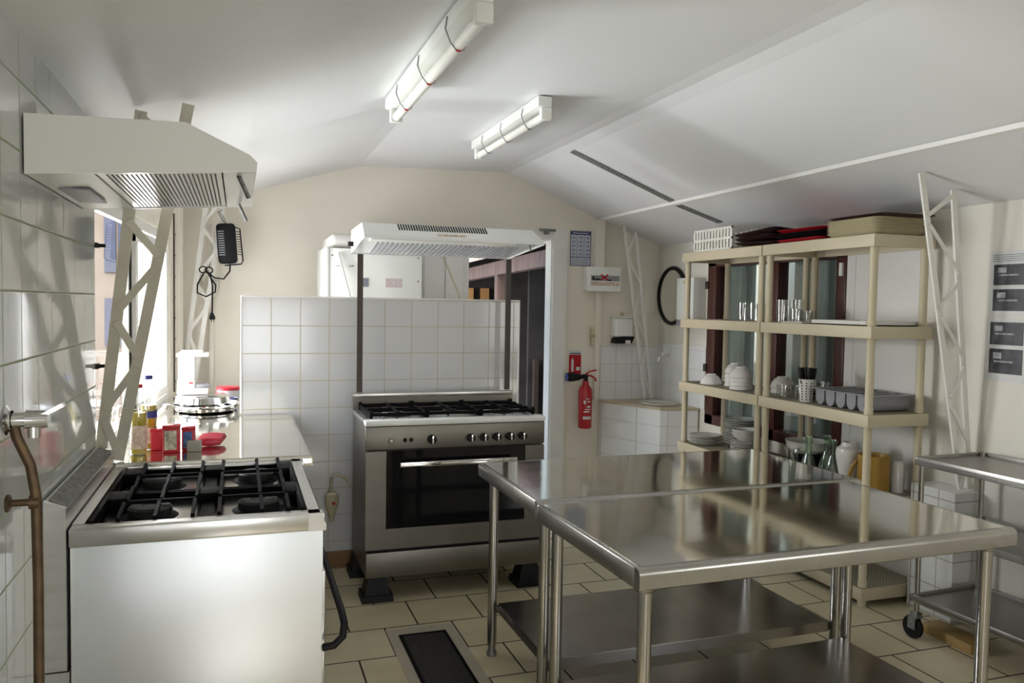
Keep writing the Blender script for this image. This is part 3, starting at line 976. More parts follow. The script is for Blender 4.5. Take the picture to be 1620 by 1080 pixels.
table('stainless work table nearest the camera, its front edge rolled', 1.004, 2.392, 1.895, 2.636, math.radians(1.2))
table('stainless work table behind the front one, nearer the range cooker', 1.010, 2.450, 2.655, 3.395, math.radians(0.3))

# ================================================================== FLOOR GRATE
t = thing('drain_grate', 'black floor drain grate set in the tiles between the cookers', 'grate')
MB().box(0.708, 2.85, 0.0, 0.722, 3.64, 0.006).box(0.918, 2.85, 0.0, 0.932, 3.64, 0.006).box(0.708, 3.626, 0.0, 0.932, 3.64, 0.006).box(0.708, 2.85, 0.0, 0.932, 2.864, 0.006).build('grate_frame', M_iron, t, False)
B(0.722, 2.864, 0.0005, 0.918, 3.626, 0.004).build('mesh_insert', HM_grate, t, False)
settle(t)
gs = MB()
for a in ((0.66, 3.64, 0.985, 3.72), (0.66, 2.85, 0.708, 3.64), (0.932, 2.85, 0.985, 3.64)):
    gs.box(a[0], a[1], -0.002, a[2], a[3], 0.0012)
struct('trim_13', gs, mat('pale_tile_strip', (0.47, 0.42, 0.33), 0.4, var=0.1, scale=5))

# ================================================================== ITEMS ON THE WORKTOP
ZC = 0.9105


def bottle(label, x, y, capm, h, lab):
    t = thing('oil_bottle', label, 'bottle', 'cooking oil bottles on the worktop')
    r = 0.033
    pr = [(0, 0), (r * 0.9, 0), (r, 0.008), (r, h * 0.30), (r * 0.96, h * 0.36), (r, h * 0.42), (r, h * 0.68), (r * 0.8, h * 0.80), (0.016, h * 0.90), (0.013, h * 0.93), (0.013, h * 0.955)]
    MB().lathe([(a, b + ZC) for a, b in pr], (x, y, 0)).build('bottle_body', M_glass, t)
    MB().lathe([(0, ZC + 0.003)] + [(a - 0.002, b + ZC) for a, b in ((r * 0.9, 0.003), (r, 0.01), (r, h * 0.30), (r * 0.96, h * 0.36), (r, h * 0.42), (r, h * 0.60))] + [(0, ZC + h * 0.60)], (x, y, 0)).build('oil', M_oil, t)
    MB().lathe([(0.0165, ZC + h * 0.945), (0.0165, ZC + h), (0, ZC + h)], (x, y, 0)).build('cap', capm, t)
    mb = MB()
    mb.lathe([(r + 0.0006, ZC + h * 0.09), (r + 0.0006, ZC + h * lab)], (x, y, 0))
    mb.build('paper_label', M_label, t)
    return settle(t)


b1 = bottle('clear oil bottle with a red cap beside the lattice truss', -0.388, 3.60, M_redp, 0.29, 0.42)
b2 = bottle('oil bottle with a blue cap, behind the red-capped one', -0.362, 3.725, M_blue, 0.315, 0.30)
MB().lathe([(0.034, -0.01), (0.034, 0.02)], (0, 0, 0.145)).build('blue_band', M_blue, b2)


def tin(label, x, y, w, d, h, body, front):
    t = thing('spice_tin', label, 'tin', 'small red spice tins on the worktop')
    B(x - w / 2, y - d / 2, ZC, x + w / 2, y + d / 2, ZC + h * 0.88, 0.003).build('tin_body', body, t)
    B(x - w / 2 - 0.002, y - d / 2 - 0.002, ZC + h * 0.86, x + w / 2 + 0.002, y + d / 2 + 0.002, ZC + h, 0.004).build('lid', M_redp, t)
    B(x - w / 2 + 0.006, y - d / 2 - 0.0012, ZC + 0.012, x + w / 2 - 0.012, y - d / 2 + 0.001, ZC + h * 0.80).build('front_label', front, t)
    return settle(t)


M_tinl = mat('cream_printed_label', (0.55, 0.50, 0.38), 0.5, var=0.6, scale=60)
M_tinb = mat('blue_printed_label', (0.06, 0.14, 0.34), 0.5, var=0.8, scale=50)
M_box = mat('grey_carton', (0.42, 0.39, 0.34), 0.6, var=0.08)
tin('red spice tin half hidden behind the yellow oil bottle', -0.325, 3.70, 0.05, 0.05, 0.09, M_redp, M_redp)
tin('tallest red tin with a cream label, middle of the three', -0.265, 3.63, 0.066, 0.05, 0.115, M_redp, M_tinl)
tin('red tin with a blue label beside the small carton', -0.200, 3.66, 0.052, 0.04, 0.10, M_redp, M_tinb)
single('small_carton', B(-0.205, 3.605, ZC, -0.147, 3.64, ZC + 0.045, 0.003), M_box, 'small grey carton in front of the blue-labelled tin', 'carton')
bg_ = MB()
for i in range(5):
    bg_.lathe([(0, -0.055), (0.014 + 0.004 * random.random(), -0.045), (0.020, 0.0), (0.016, 0.05), (0, 0.06)], (-0.125 + 0.004 * i, 3.75 + 0.02 * i - 0.03, ZC + 0.021 + 0.002 * i), 9, 'X')
single('red_bag', bg_, M_bag, 'crumpled red plastic bag lying right of the spice tins', 'bag')
# wire rack and jar behind the truss
t = thing('wire_basket', 'small wire basket behind the lattice truss at the window', 'basket')
wb = MB()
for z in (0.005, 0.06, 0.12):
    wb.tube([(-0.50, 3.92, ZC + z), (-0.42, 3.92, ZC + z), (-0.42, 4.12, ZC + z), (-0.50, 4.12, ZC + z)], 0.0025, 6, closed=True)
for y in (3.92, 3.99, 4.05, 4.12):
    for x in (-0.50, -0.42):
        wb.tube([(x, y, ZC + 0.003), (x, y, ZC + 0.12)], 0.002, 6)
wb.build('wire_frame', M_chrome, t)
settle(t)
single('glass_jar', MB().lathe([(0, ZC + 0.004), (0.035, ZC + 0.004), (0.037, ZC + 0.01), (0.037, ZC + 0.15), (0.028, ZC + 0.17), (0.028, ZC + 0.185)], (-0.478, 3.80, 0)), M_glass, 'clear glass jar beside the wire basket behind the truss', 'jar')

# pans
PX, PY = -0.185, 4.93
pan = thing('lower_pan', 'wide shallow steel pan, lowest of the stack under the coffee maker', 'pan', 'steel pans stacked under the coffee maker')
MB().lathe([(0, ZC), (0.145, ZC), (0.165, ZC + 0.012), (0.186, ZC + 0.045), (0.196, ZC + 0.047), (0.196, ZC + 0.043), (0.183, ZC + 0.043), (0.162, ZC + 0.009), (0, ZC + 0.004)], (PX + 0.01, PY, 0), 36).build('pan_body', M_chrome, pan)
settle(pan)
pan = thing('upper_pan', 'smaller steel pan nested upside down in the wide pan', 'pan', 'steel pans stacked under the coffee maker')
MB().lathe([(0.150, ZC + 0.048), (0.155, ZC + 0.05), (0.145, ZC + 0.085), (0.130, ZC + 0.094), (0, ZC + 0.094)], (PX - 0.01, PY + 0.02, 0), 36).build('pan_body', M_chrome, pan)
MB().bar((PX - 0.12, PY - 0.10, ZC + 0.065), (PX - 0.20, PY - 0.18, ZC + 0.062), 0.02, 0.006).build('pan_handle', M_chrome, pan)
settle(pan)
# coffee maker
t = thing('coffee_maker', 'white coffee maker with a clear water tank and red switch near the window', 'coffee maker')
cx, cy, cz = -0.255, 4.98, ZC + 0.098
cmb = MB()
cmb.box(cx - 0.075, cy - 0.085, cz, cx + 0.09, cy + 0.085, cz + 0.035, 0.008)
cmb.box(cx - 0.075, cy - 0.06, cz + 0.03, cx + 0.02, cy + 0.085, cz + 0.085, 0.006)
cmb.build('base', M_china, t)
B(cx - 0.070, cy - 0.05, cz + 0.085, cx + 0.018, cy + 0.08, cz + 0.215, 0.006).build('water_tank', M_china, t)
MB().box(cx - 0.080, cy - 0.075, cz + 0.215, cx + 0.095, cy + 0.085, cz + 0.235, 0.008).box(cx - 0.06, cy - 0.05, cz + 0.235, cx + 0.06, cy + 0.06, cz + 0.248, 0.006).build('lid', M_china, t)
MB().lathe([(0, cz + 0.036), (0.05, cz + 0.036), (0.052, cz + 0.048), (0.045, cz + 0.056), (0, cz + 0.056)], (cx + 0.05, cy - 0.01, 0), 22).build('hot_plate', M_grey, t)
B(cx - 0.012, cy - 0.064, cz + 0.062, cx + 0.010, cy - 0.059, cz + 0.070).build('switch', M_redp, t)
settle(t)
t = thing('plastic_tub', 'round white tub with a red lid beside the tiled partition', 'tub')
MB().lathe([(0, ZC), (0.060, ZC), (0.068, ZC + 0.09), (0, ZC + 0.09)], (-0.058, 5.27, 0)).build('tub_body', M_china, t)
MB().lathe([(0.072, ZC + 0.085), (0.072, ZC + 0.100), (0.066, ZC + 0.104), (0, ZC + 0.104)], (-0.058, 5.27, 0)).build('lid', M_redp, t)
settle(t)
single('blue_cup', MB().lathe([(0, ZC), (0.02, ZC), (0.034, ZC + 0.05), (0.032, ZC + 0.05), (0.018, ZC + 0.004)], (-0.035, 5.145, 0)), mat('blue_pattern_china', (0.10, 0.12, 0.30), 0.3, var=0.9, scale=40), 'small blue patterned cup in front of the red-lidded tub', 'cup')

# ================================================================== BACK LEFT CORNER
t = thing('caged_electric_box', 'black slotted electric box with wire guard hanging by a wire on the back wall', 'electric box')
Y0 = 6.02
bz = MB().box(-0.052, -0.03, -0.125, 0.052, 0.03, 0.115, 0.022, 4)
bz.build('housing', M_black, t)
hs_ = [c for c in t.children][0]
sl = MB()
for k in range(11):
    sl.box(-0.045, -0.034, -0.075 + k * 0.014, -0.012, -0.029, -0.069 + k * 0.014)
sl.build('cooling_slot', M_grey, t)
wg = MB()
wg.tube([(0.052, -0.01, 0.09), (0.075, -0.02, 0.08), (0.08, -0.02, -0.11), (0.07, -0.02, -0.13), (-0.02, -0.02, -0.135)], 0.004, 8)
for k in range(10):
    wg.tube([(0.05, -0.02, -0.07 + k * 0.015), (0.08, -0.022, -0.075 + k * 0.015)], 0.0025, 6)
wg.build('wire_guard', M_black, t)
MB().tube([(0, -0.005, 0.112), (-0.02, 0.0, 0.15), (-0.035, 0.03, 0.185), (-0.01, 0.03, 0.20)], 0.003, 6).tube([(0.005, -0.005, 0.112), (-0.01, 0.0, 0.16), (-0.03, 0.03, 0.19)], 0.0025, 6).build('hanging_wire', M_galv, t)
crd = MB()
cp = [(0.01, 0, -0.12), (0.005, -0.01, -0.17), (-0.03, -0.02, -0.215), (-0.08, -0.02, -0.205), (-0.115, -0.02, -0.165)]
crd.tube(cp, 0.0045, 8)
for c0 in ((-0.135, -0.155), (-0.105, -0.16)):
    crd.tube([(c0[0] + 0.02 * math.cos(a), -0.02, c0[1] + 0.018 * math.sin(a)) for a in [i * 2 * PI / 14 for i in range(14)]], 0.004, 7, closed=True)
crd.tube([(-0.13, -0.02, -0.17), (-0.17, -0.02, -0.24), (-0.175, -0.02, -0.29), (-0.13, -0.02, -0.315), (-0.08, -0.02, -0.29), (-0.075, -0.02, -0.25), (-0.11, -0.02, -0.18)], 0.0045, 8)
crd.tube([(-0.10, -0.02, -0.18), (-0.092, -0.02, -0.25), (-0.10, -0.02, -0.36), (-0.105, -0.02, -0.41)], 0.0045, 8)
crd.build('cord', M_black, t)
MB().lathe([(0, -0.455), (0.016, -0.452), (0.016, -0.438), (0.006, -0.41), (0, -0.41)], (-0.106, -0.02, 0), 12).tube([(-0.112, -0.02, -0.45), (-0.112, -0.02, -0.468)], 0.002, 6).tube([(-0.100, -0.02, -0.45), (-0.100, -0.02, -0.468)], 0.002, 6).build('plug', M_black, t)
t.location = (-0.078, Y0 + 0.03, 1.955)
t.scale = (1.25, 1.0, 1.18)
t.rotation_euler = (0, math.radians(-4), 0)
single('junction_box', MB().box(-0.215, YB - 0.05, 1.60, -0.14, YB - 0.002, 1.69, 0.005).tube([(-0.18, YB - 0.02, 1.69), (-0.18, YB - 0.02, 2.1)], 0.008), M_wallr, 'pale junction box with conduit on the back wall behind the far left truss', 'junction box')

# ================================================================== BEHIND THE PARTITION
t = thing('dishwashing_machine', 'cream dishwasher cabinet seen above the tiled partition, its top rounded', 'dishwasher')
DY = 5.45
B(0.565, DY, 0.0, 1.20, DY + 0.6, 1.91, 0.01).build('cabinet', M_cream, t)
B(0.545, DY - 0.006, 0.0, 0.572, DY + 0.6, 1.915, 0.006).build('side_post', M_enam, t)
MB().box(0.575, DY + 0.02, 1.912, 1.17, DY + 0.55, 2.01, 0.045, 5).build('hood_top', M_china, t)
B(0.765, DY - 0.004, 1.655, 0.83, DY, 1.715).build('rating_label', M_inkg, t)
B(0.945, DY - 0.004, 1.655, 1.06, DY, 1.715).build('notice_label', mat('pinkish_label', (0.55, 0.46, 0.46), 0.5, var=0.15, scale=60), t)
for x, z in ((0.59, 1.86), (1.17, 1.86), (1.17, 1.70), (0.76, 1.66), (0.76, 1.72)):
    MB().lathe([(0, -0.005), (0.006, -0.004), (0.006, 0), (0, 0)], (x, DY, z), 10, 'Y').build('screw', M_galv, t)
MB().tube([(0.625, DY - 0.012, 1.88), (0.66, DY - 0.02, 1.75), (0.70, DY - 0.03, 1.60), (0.71, DY - 0.03, 1.3)], 0.008, 8).build('hose', M_enam, t)
for x in (0.615, 0.70):
    MB().bar((x, DY - 0.004, 1.79), (x + 0.03, DY - 0.004, 1.79), 0.008, 0.003).bar((x + 0.03, DY - 0.004, 1.79), (x + 0.02, DY - 0.004, 1.797), 0.004, 0.003).build('embossed_arrow', M_galv, t)
settle(t)
t = thing('tall_cabinet', 'tall pale grey cabinet between the dishwasher and the doorway', 'cabinet')
B(1.29, 5.85, 0, 1.645, 6.25, 2.02, 0.004).build('body', M_white, t)
B(1.30, 5.835, 0.05, 1.455, 5.848, 2.0, 0.003).build('door', M_white, t)
B(1.46, 5.835, 0.05, 1.60, 5.848, 2.0, 0.003).build('door', M_white, t)
settle(t)
single('broom_stick', MB().tube([(1.36, 5.62, 1.95), (1.50, 5.60, 1.62), (1.80, 5.55, 0.0)], 0.006, 8), M_ivory, 'thin pale stick leaning between the cabinet and the doorway', 'stick')

# doorway things
t = thing('red_bin', 'red bin with a white liner just outside the doorway behind its white jamb', 'bin')
MB().lathe([(0, -0.1195), (0.10, -0.1195), (0.125, 0.30), (0.120, 0.30), (0.095, -0.10), (0, -0.10)], (2.785, 6.655, 0)).build('bin_body', M_redp, t)
MB().lathe([(0.128, 0.28), (0.132, 0.31), (0.12, 0.35), (0.07, 0.38), (0.02, 0.375)], (2.785, 6.655, 0), 14).build('liner', M_china, t)
settle(t)

# ================================================================== BACK WALL ON THE RIGHT
t = thing('fire_extinguisher', 'red fire extinguisher with a black horn hung on the back wall by the doorway', 'extinguisher')
ex, ey = 2.775, 6.19
MB().lathe([(0, 0.52), (0.050, 0.52), (0.057, 0.535), (0.057, 0.83), (0.050, 0.86), (0.028, 0.885), (0.024, 0.92), (0, 0.92)], (ex, ey, 0)).build('cylinder', M_red, t)
MB().tube([(ex, ey, 0.92), (ex, ey, 0.965)], 0.02).box(ex - 0.03, ey - 0.015, 0.955, ex + 0.015, ey + 0.015, 0.975).build('valve', M_black, t)
MB().tube([(ex - 0.01, ey, 0.97), (ex + 0.03, ey - 0.01, 1.0), (ex + 0.09, ey - 0.02, 1.012)], 0.007, 8).tube([(ex, ey, 0.965), (ex + 0.04, ey - 0.01, 0.965), (ex + 0.075, ey - 0.02, 0.945), (ex + 0.088, ey - 0.02, 0.918)], 0.008, 8).build('handle', M_red, t)
hn = MB().lathe([(0, -0.15), (0.036, -0.15), (0.038, -0.10), (0.030, -0.05), (0.012, 0.0), (0, 0)], (ex - 0.025, ey - 0.01, 0.955), 18, 'X').build('horn', M_black, t)
MB().lathe([(0, -0.1535), (0.033, -0.1535), (0.033, -0.149), (0, -0.149)], (ex - 0.025, ey - 0.01, 0.955), 18, 'X').build('horn_mouth', M_blue, hn)
lb = MB()
for (z0, z1, a0, a1, ) in ((0.60, 0.625, -2.3, -1.0), (0.73, 0.76, -2.2, -1.9), (0.70, 0.715, -1.7, -1.2), (0.66, 0.67, -2.2, -1.3), (0.745, 0.755, -1.7, -1.2), (0.68, 0.688, -2.0, -1.2), (0.77, 0.778, -1.9, -1.3)):
    pts = [a0 + (a1 - a0) * i / 8 for i in range(9)]
    lb._add([(ex + 0.0578 * math.cos(a), ey + 0.0578 * math.sin(a), z) for z in (z0, z1) for a in pts], [(i, i + 1, 10 + i, 9 + i) for i in range(8)])
lb.build('printed_label', M_paper, t)
settle(t)
t = thing('fire_sign', 'red extinguisher notice on the back wall above the extinguisher', 'sign')
B(2.665, YB - 0.006, 0.93, 2.775, YB - 0.001, 1.135).build('sign_panel', M_red, t, False)
MB().box(2.665, YB - 0.008, 1.135, 2.775, YB - 0.001, 1.175).build('header', M_paper, t, False)
MB().box(2.67, YB - 0.010, 1.142, 2.77, YB - 0.008, 1.150).build('header_text', M_black, t, False)
MB().box(2.685, YB - 0.009, 0.99, 2.705, YB - 0.006, 1.09, 0.0).box(2.69, YB - 0.009, 1.09, 2.70, YB - 0.006, 1.105).box(2.73, YB - 0.009, 1.0, 2.765, YB - 0.006, 1.03).build('pictogram', M_paper, t, False)
settle(t)
t = thing('hygiene_poster', 'white poster with a navy grid of small drawings beside the doorway', 'poster')
B(2.655, YB - 0.005, 1.89, 2.845, YB - 0.001, 2.185).build('sheet', mat('pale_blue_paper', (0.55, 0.58, 0.68), 0.5, var=0.03), t, False)
gl = MB()
for a in ((2.655, 1.89, 2.660, 2.185), (2.840, 1.89, 2.845, 2.185), (2.655, 1.89, 2.845, 1.895), (2.655, 2.18, 2.845, 2.185), (2.655, 1.960, 2.845, 1.966), (2.716, 1.96, 2.719, 2.16), (2.780, 1.96, 2.783, 2.16), (2.655, 2.152, 2.845, 2.178)):
    gl.box(a[0], YB - 0.0065, a[1], a[2], YB - 0.0045, a[3])
gl.build('grid_lines', M_ink, t, False)
dw = MB()
for c in range(3):
    for r in range(5):
        x = 2.668 + c * 0.064
        z = 2.125 - r * 0.035
        dw.box(x + 0.004, YB - 0.0062, z, x + 0.034, YB - 0.0045, z + 0.010)
        dw.box(x, YB - 0.0062, z - 0.008, x + 0.04, YB - 0.0045, z - 0.006)
for k in range(5):
    dw.box(2.668, YB - 0.0062, 1.905 + k * 0.010, 2.825, YB - 0.0045, 1.908 + k * 0.010)
dw.build('drawings', M_inkg, t, False)
MB().box(2.675, YB - 0.0075, 2.163, 2.825, YB - 0.0065, 2.169).build('title', M_paper, t, False)
settle(t)
t = thing('breaker_box', 'cream electric breaker box with a red cross sticker on the back wall', 'breaker box')
B(2.775, YB - 0.10, 1.675, 3.09, YB - 0.072, 1.885, 0.008).build('cover', M_cream, t)
B(2.78, YB - 0.072, 1.68, 3.085, YB - 0.002, 1.88).build('back_box', M_cream, t)
B(2.81, YB - 0.1025, 1.765, 3.075, YB - 0.1, 1.81).build('breaker_strip', M_grey, t)
B(2.81, YB - 0.1025, 1.725, 3.075, YB - 0.1, 1.755).build('tan_strip', M_label, t)
MB().bar((2.90, YB - 0.104, 1.772), (2.965, YB - 0.104, 1.818), 0.014, 0.003, (0, 1, 0)).bar((2.90, YB - 0.104, 1.818), (2.965, YB - 0.104, 1.772), 0.014, 0.003, (0, 1, 0)).build('red_cross', M_redp, t)
MB().box(2.822, YB - 0.104, 1.772, 2.838, YB - 0.102, 1.80).box(2.84, YB - 0.104, 1.772, 2.90, YB - 0.102, 1.782).box(2.95, YB - 0.104, 1.768, 3.0, YB - 0.102, 1.778).build('black_mark', M_black, t)
settle(t)
t = thing('switch_box', 'yellowed double switch box on the back wall above the extinguisher', 'switch')
B(2.853, YB - 0.045, 1.30, 2.912, YB - 0.002, 1.372, 0.004).build('upper_switch', M_ivory, t)
B(2.853, YB - 0.045, 1.218, 2.912, YB - 0.002, 1.292, 0.004).build('lower_switch', M_ivory, t)
settle(t)
t = thing('soap_dispenser', 'white soap dispenser with a black base on the back wall over the basin', 'soap dispenser')
B(3.045, YB - 0.11, 1.29, 3.215, YB - 0.002, 1.455, 0.02, 4).build('reservoir', M_cream, t)
B(3.04, YB - 0.115, 1.455, 3.22, YB - 0.002, 1.468, 0.004).build('lid', M_cream, t)
B(3.115, YB - 0.08, 1.468, 3.135, YB - 0.05, 1.50).build('lock_tab', M_ivory, t)
MB().prism([(3.045, 1.235), (3.20, 1.235), (3.225, 1.295), (3.09, 1.295), (3.05, 1.27)], YB - 0.115, YB - 0.01, 'Y', 0.003).build('base', M_black, t)
B(3.135, YB - 0.135, 1.23, 3.18, YB - 0.10, 1.265, 0.008).build('push_button', M_china, t)
settle(t)

# hand basin block
t = thing('basin_block', 'white tiled corner block holding the hand basin', 'basin')
PG = [(2.955, 6.285), (3.21, 5.69), (3.505, 5.60), (3.505, 6.285)]
MB().prism(PG, 0.0, 0.725, 'Z').build('tiled_base', TM_sink, t, False)
MB().prism([(2.945, 6.286), (3.205, 5.68), (3.506, 5.59), (3.506, 6.286)], 0.725, 0.745, 'Z').build('edge_top', mat('tan_edge', (0.55, 0.47, 0.32), 0.4, var=0.08), t, False)
MB().lathe([(0.0, 0.70), (0.08, 0.715), (0.13, 0.75), (0.155, 0.762), (0.165, 0.762), (0.165, 0.755), (0.15, 0.746)], (3.325, 5.90, 0), 30).build('bowl', M_china, t)
settle(t)
t = thing('basin_tap', 'small chrome tap on the right wall over the hand basin', 'tap')
MB().tube([(XR - 0.013, 6.08, 1.14), (XR - 0.09, 6.08, 1.14), (XR - 0.115, 6.08, 1.12), (XR - 0.12, 6.08, 1.09)], 0.011, 12).build('spout', M_chrome, t)
MB().bar((XR - 0.08, 6.05, 1.165), (XR - 0.08, 6.11, 1.165), 0.014, 0.010).tube([(XR - 0.08, 6.08, 1.14), (XR - 0.08, 6.08, 1.165)], 0.008).build('handle', M_chrome, t)
settle(t)
t = thing('oval_mirror', 'oval mirror with a dark frame on the right wall over the basin', 'mirror')
MB().tube([(XR - 0.014, 6.06 + 0.225 * math.cos(a), 1.65 + 0.235 * math.sin(a)) for a in [i * 2 * PI / 48 for i in range(48)]], 0.018, 8, closed=True).build('frame', M_black, t)
mm = MB()
mm.lathe([(0, 0.0), (0.215, 0.0), (0.215, 0.006), (0, 0.006)], (XR - 0.016, 6.06, 1.65), 48, 'X', 1.0, 1.05)
mm.build('glass', M_mirror, t)
settle(t)
t = thing('towel_dispenser', 'cream paper towel dispenser on the right wall between the mirror and the window', 'dispenser')
B(XR - 0.12, 5.55, 1.45, XR - 0.002, 5.805, 1.79, 0.006).build('case', M_cream, t)
B(XR - 0.12, 5.55, 1.395, XR - 0.01, 5.805, 1.448, 0.004).build('outlet', M_grey, t)
MB().bar((XR - 0.122, 5.66, 1.755), (XR - 0.122, 5.70, 1.755), 0.004, 0.03).build('lock', M_ivory, t)
settle(t)

# ================================================================== SHELVING
LEV = [0.10, 0.57, 1.01, 1.47, 1.945]
RX0, RX1 = 3.07, 3.475


def rack(label, y0, y1):
    t = thing('plastic_shelving', label, 'shelving', 'taupe plastic shelving units')
    for z in LEV:
        s = MB()
        s.box(RX0, y0, z - 0.065, RX0 + 0.012, y1, z, 0.004)
        s.box(RX1 - 0.012, y0, z - 0.065, RX1, y1, z, 0.004)
        s.box(RX0 + 0.01, y0, z - 0.065, RX1 - 0.01, y0 + 0.012, z, 0.004)
        s.box(RX0 + 0.01, y1 - 0.012, z - 0.065, RX1 - 0.01, y1, z, 0.004)
        sh = s.build('shelf', M_rack, t)
        B(RX0 + 0.011, y0 + 0.011, z - 0.016, RX1 - 0.011, y1 - 0.011, z - 0.002).build('deck', HM_rack, sh, False)
    zs = [0.0] + LEV
    for x in (RX0 + 0.035, RX1 - 0.035):
        for y in (y0 + 0.035, y1 - 0.035):
            p = MB()
            for a, b in zip([0.0] + LEV[:-1], [z - 0.065 for z in LEV]):
                p.lathe([(0, a), (0.023, a), (0.023, a + 0.03), (0.0205, a + 0.035), (0.0205, b - 0.01), (0.0225, b), (0, b)], (x, y, 0), 18)
            p.build('post', M_rack, t)
    return settle(t)


rack('taupe plastic shelving unit farther from the camera, holding the bowls', 4.235, 5.180)
rack('taupe plastic shelving unit nearer the camera, holding the cutlery tray', 3.300, 4.225)


def place(proto, x, y, z, label, group=None, rz=0.0, first=False, tilt=(0, 0)):
    o = proto if first else copy_tree(proto)
    o.location = (x, y, z)
    o.rotation_euler = (tilt[0], tilt[1], rz)
    o['label'] = label
    if group:
        o['group'] = group
    return o


# trays on top
ZT = 1.946


def tray_mb(w, d, h, r=0.04):
    """rounded shallow tray, open side up, centred at the origin"""
    mb = MB()

    def ring(w, d, r, z):
        pts = []
        for sx, sy, a0 in ((1, 1, 0), (-1, 1, PI / 2), (-1, -1, PI), (1, -1, 1.5 * PI)):
            for i in range(6):
                a = a0 + i * PI / 10
                pts.append(mb.b.verts.new(((w / 2 - r) * sx + r * math.cos(a), (d / 2 - r) * sy + r * math.sin(a), z)))
        return pts
    rs = [ring(w - 0.05, d - 0.05, r, 0.0), ring(w - 0.01, d - 0.01, r, h), ring(w, d, r, h + 0.002), ring(w - 0.004, d - 0.004, r, h + 0.004), ring(w - 0.018, d - 0.018, r, h + 0.003), ring(w - 0.056, d - 0.056, r, 0.004)]
    for A, Bq in zip(rs, rs[1:]):
        n = len(A)
        for k in range(n):
            mb.b.faces.new((A[k], A[(k + 1) % n], Bq[(k + 1) % n], Bq[k]))
    mb.b.faces.new(rs[0][::-1])
    mb.b.faces.new(rs[-1])
    return mb


tr = tray_mb(0.34, 0.40, 0.018).build('serving_tray', M_creamt)
tag(tr, cat='tray')
for k in range(7):
    nm = ('lowest', 'second from the bottom', 'third from the bottom', 'middle one', 'third from the top', 'second from the top', 'topmost cream one')[k]
    place(tr, 3.265, 3.510, ZT + k * 0.0115, 'cream serving tray, %s, stacked at the shelving corner' % nm, 'cream trays stacked on the shelving', first=(k == 0), rz=math.radians((0.6, -0.4, 0.3, -0.2, 0.5, -0.5, 0.2)[k]))
tb = tray_mb(0.37, 0.42, 0.012).build('serving_tray', M_brownt)
tag(tb, cat='tray')
place(tb, 3.285, 3.49, ZT + 0.092, 'dark brown serving tray lying on top of the cream trays', first=True)
for k in range(3):
    place(tb, 3.28, 4.385, ZT + 0.014 + k * 0.030, ('lowest', 'middle', 'topmost')[k] + ' dark brown tray of the pile farther from the cream trays', 'dark trays piled on the shelving', rz=math.radians((2, -3, 4)[k]), tilt=(math.radians((1.5, -2, -4)[k]), math.radians((0, 2, 3)[k])))
tred = tray_mb(0.36, 0.42, 0.016).build('serving_tray', M_redp)
tag(tred, cat='tray')
place(tred, 3.27, 3.935, ZT, 'bright red tray, lowest of the pile beside the cream trays', 'dark trays piled on the shelving', first=True, rz=math.radians(-2))
tbl = tray_mb(0.36, 0.42, 0.014).build('serving_tray', M_black)
tag(tbl, cat='tray')
for k in range(2):
    place(tbl, 3.275, 3.94, ZT + 0.022 + k * 0.018, ('lower', 'upper')[k] + ' black tray above the red one on the shelving', 'dark trays piled on the shelving', first=(k == 0), rz=math.radians((3, -2)[k]))
tdr = tray_mb(0.36, 0.42, 0.014).build('serving_tray', M_red)
tag(tdr, cat='tray')
place(tdr, 3.28, 3.945, ZT + 0.062, 'dark red tray on top of the black trays', 'dark trays piled on the shelving', first=True, rz=math.radians(1))
# crate
t = thing('white_crate', 'white slatted plastic crate on top of the farther shelving unit', 'crate')
cr = MB()
x0, x1, y0, y1, z0, z1 = 3.14, 3.44, 4.66, 5.14, ZT, ZT + 0.165
for z in (z0 + 0.004, z0 + 0.075, z1 - 0.02):
    cr.box(x0, y0, z, x0 + 0.010, y1, z + 0.016).box(x1 - 0.01, y0, z, x1, y1, z + 0.016).box(x0, y0, z, x1, y0 + 0.01, z + 0.016).box(x0, y1 - 0.01, z, x1, y1, z + 0.016)
for k in range(13):
    y = y0 + 0.003 + (y1 - y0 - 0.022) * k / 12
    cr.box(x0 + 0.001, y, z0, x0 + 0.007, y + 0.022, z1 - 0.005)
    cr.box(x1 - 0.007, y, z0, x1 - 0.001, y + 0.022, z1 - 0.005)
for k in range(8):
    x = x0 + 0.003 + (x1 - x0 - 0.022) * k / 7
    cr.box(x, y0 + 0.001, z0, x + 0.022, y0 + 0.007, z1 - 0.005)
    cr.box(x, y1 - 0.007, z0, x + 0.022, y1 - 0.001, z1 - 0.005)
cr.build('slatted_sides', M_milk, t, False)
B(x0 + 0.008, y0 + 0.008, z0, x1 - 0.008, y1 - 0.008, z0 + 0.006).build('bottom', M_milk, t, False)
settle(t)

# glasses on the third level
Z3 = 1.4695


def glass_mb(r, h, taper=0.85, w=0.0022):
    return MB().lathe([(0, 0.0), (r * taper, 0.0), (r, h), (r - w, h), (r * taper - w, 0.008), (0, 0.008)], n=18)


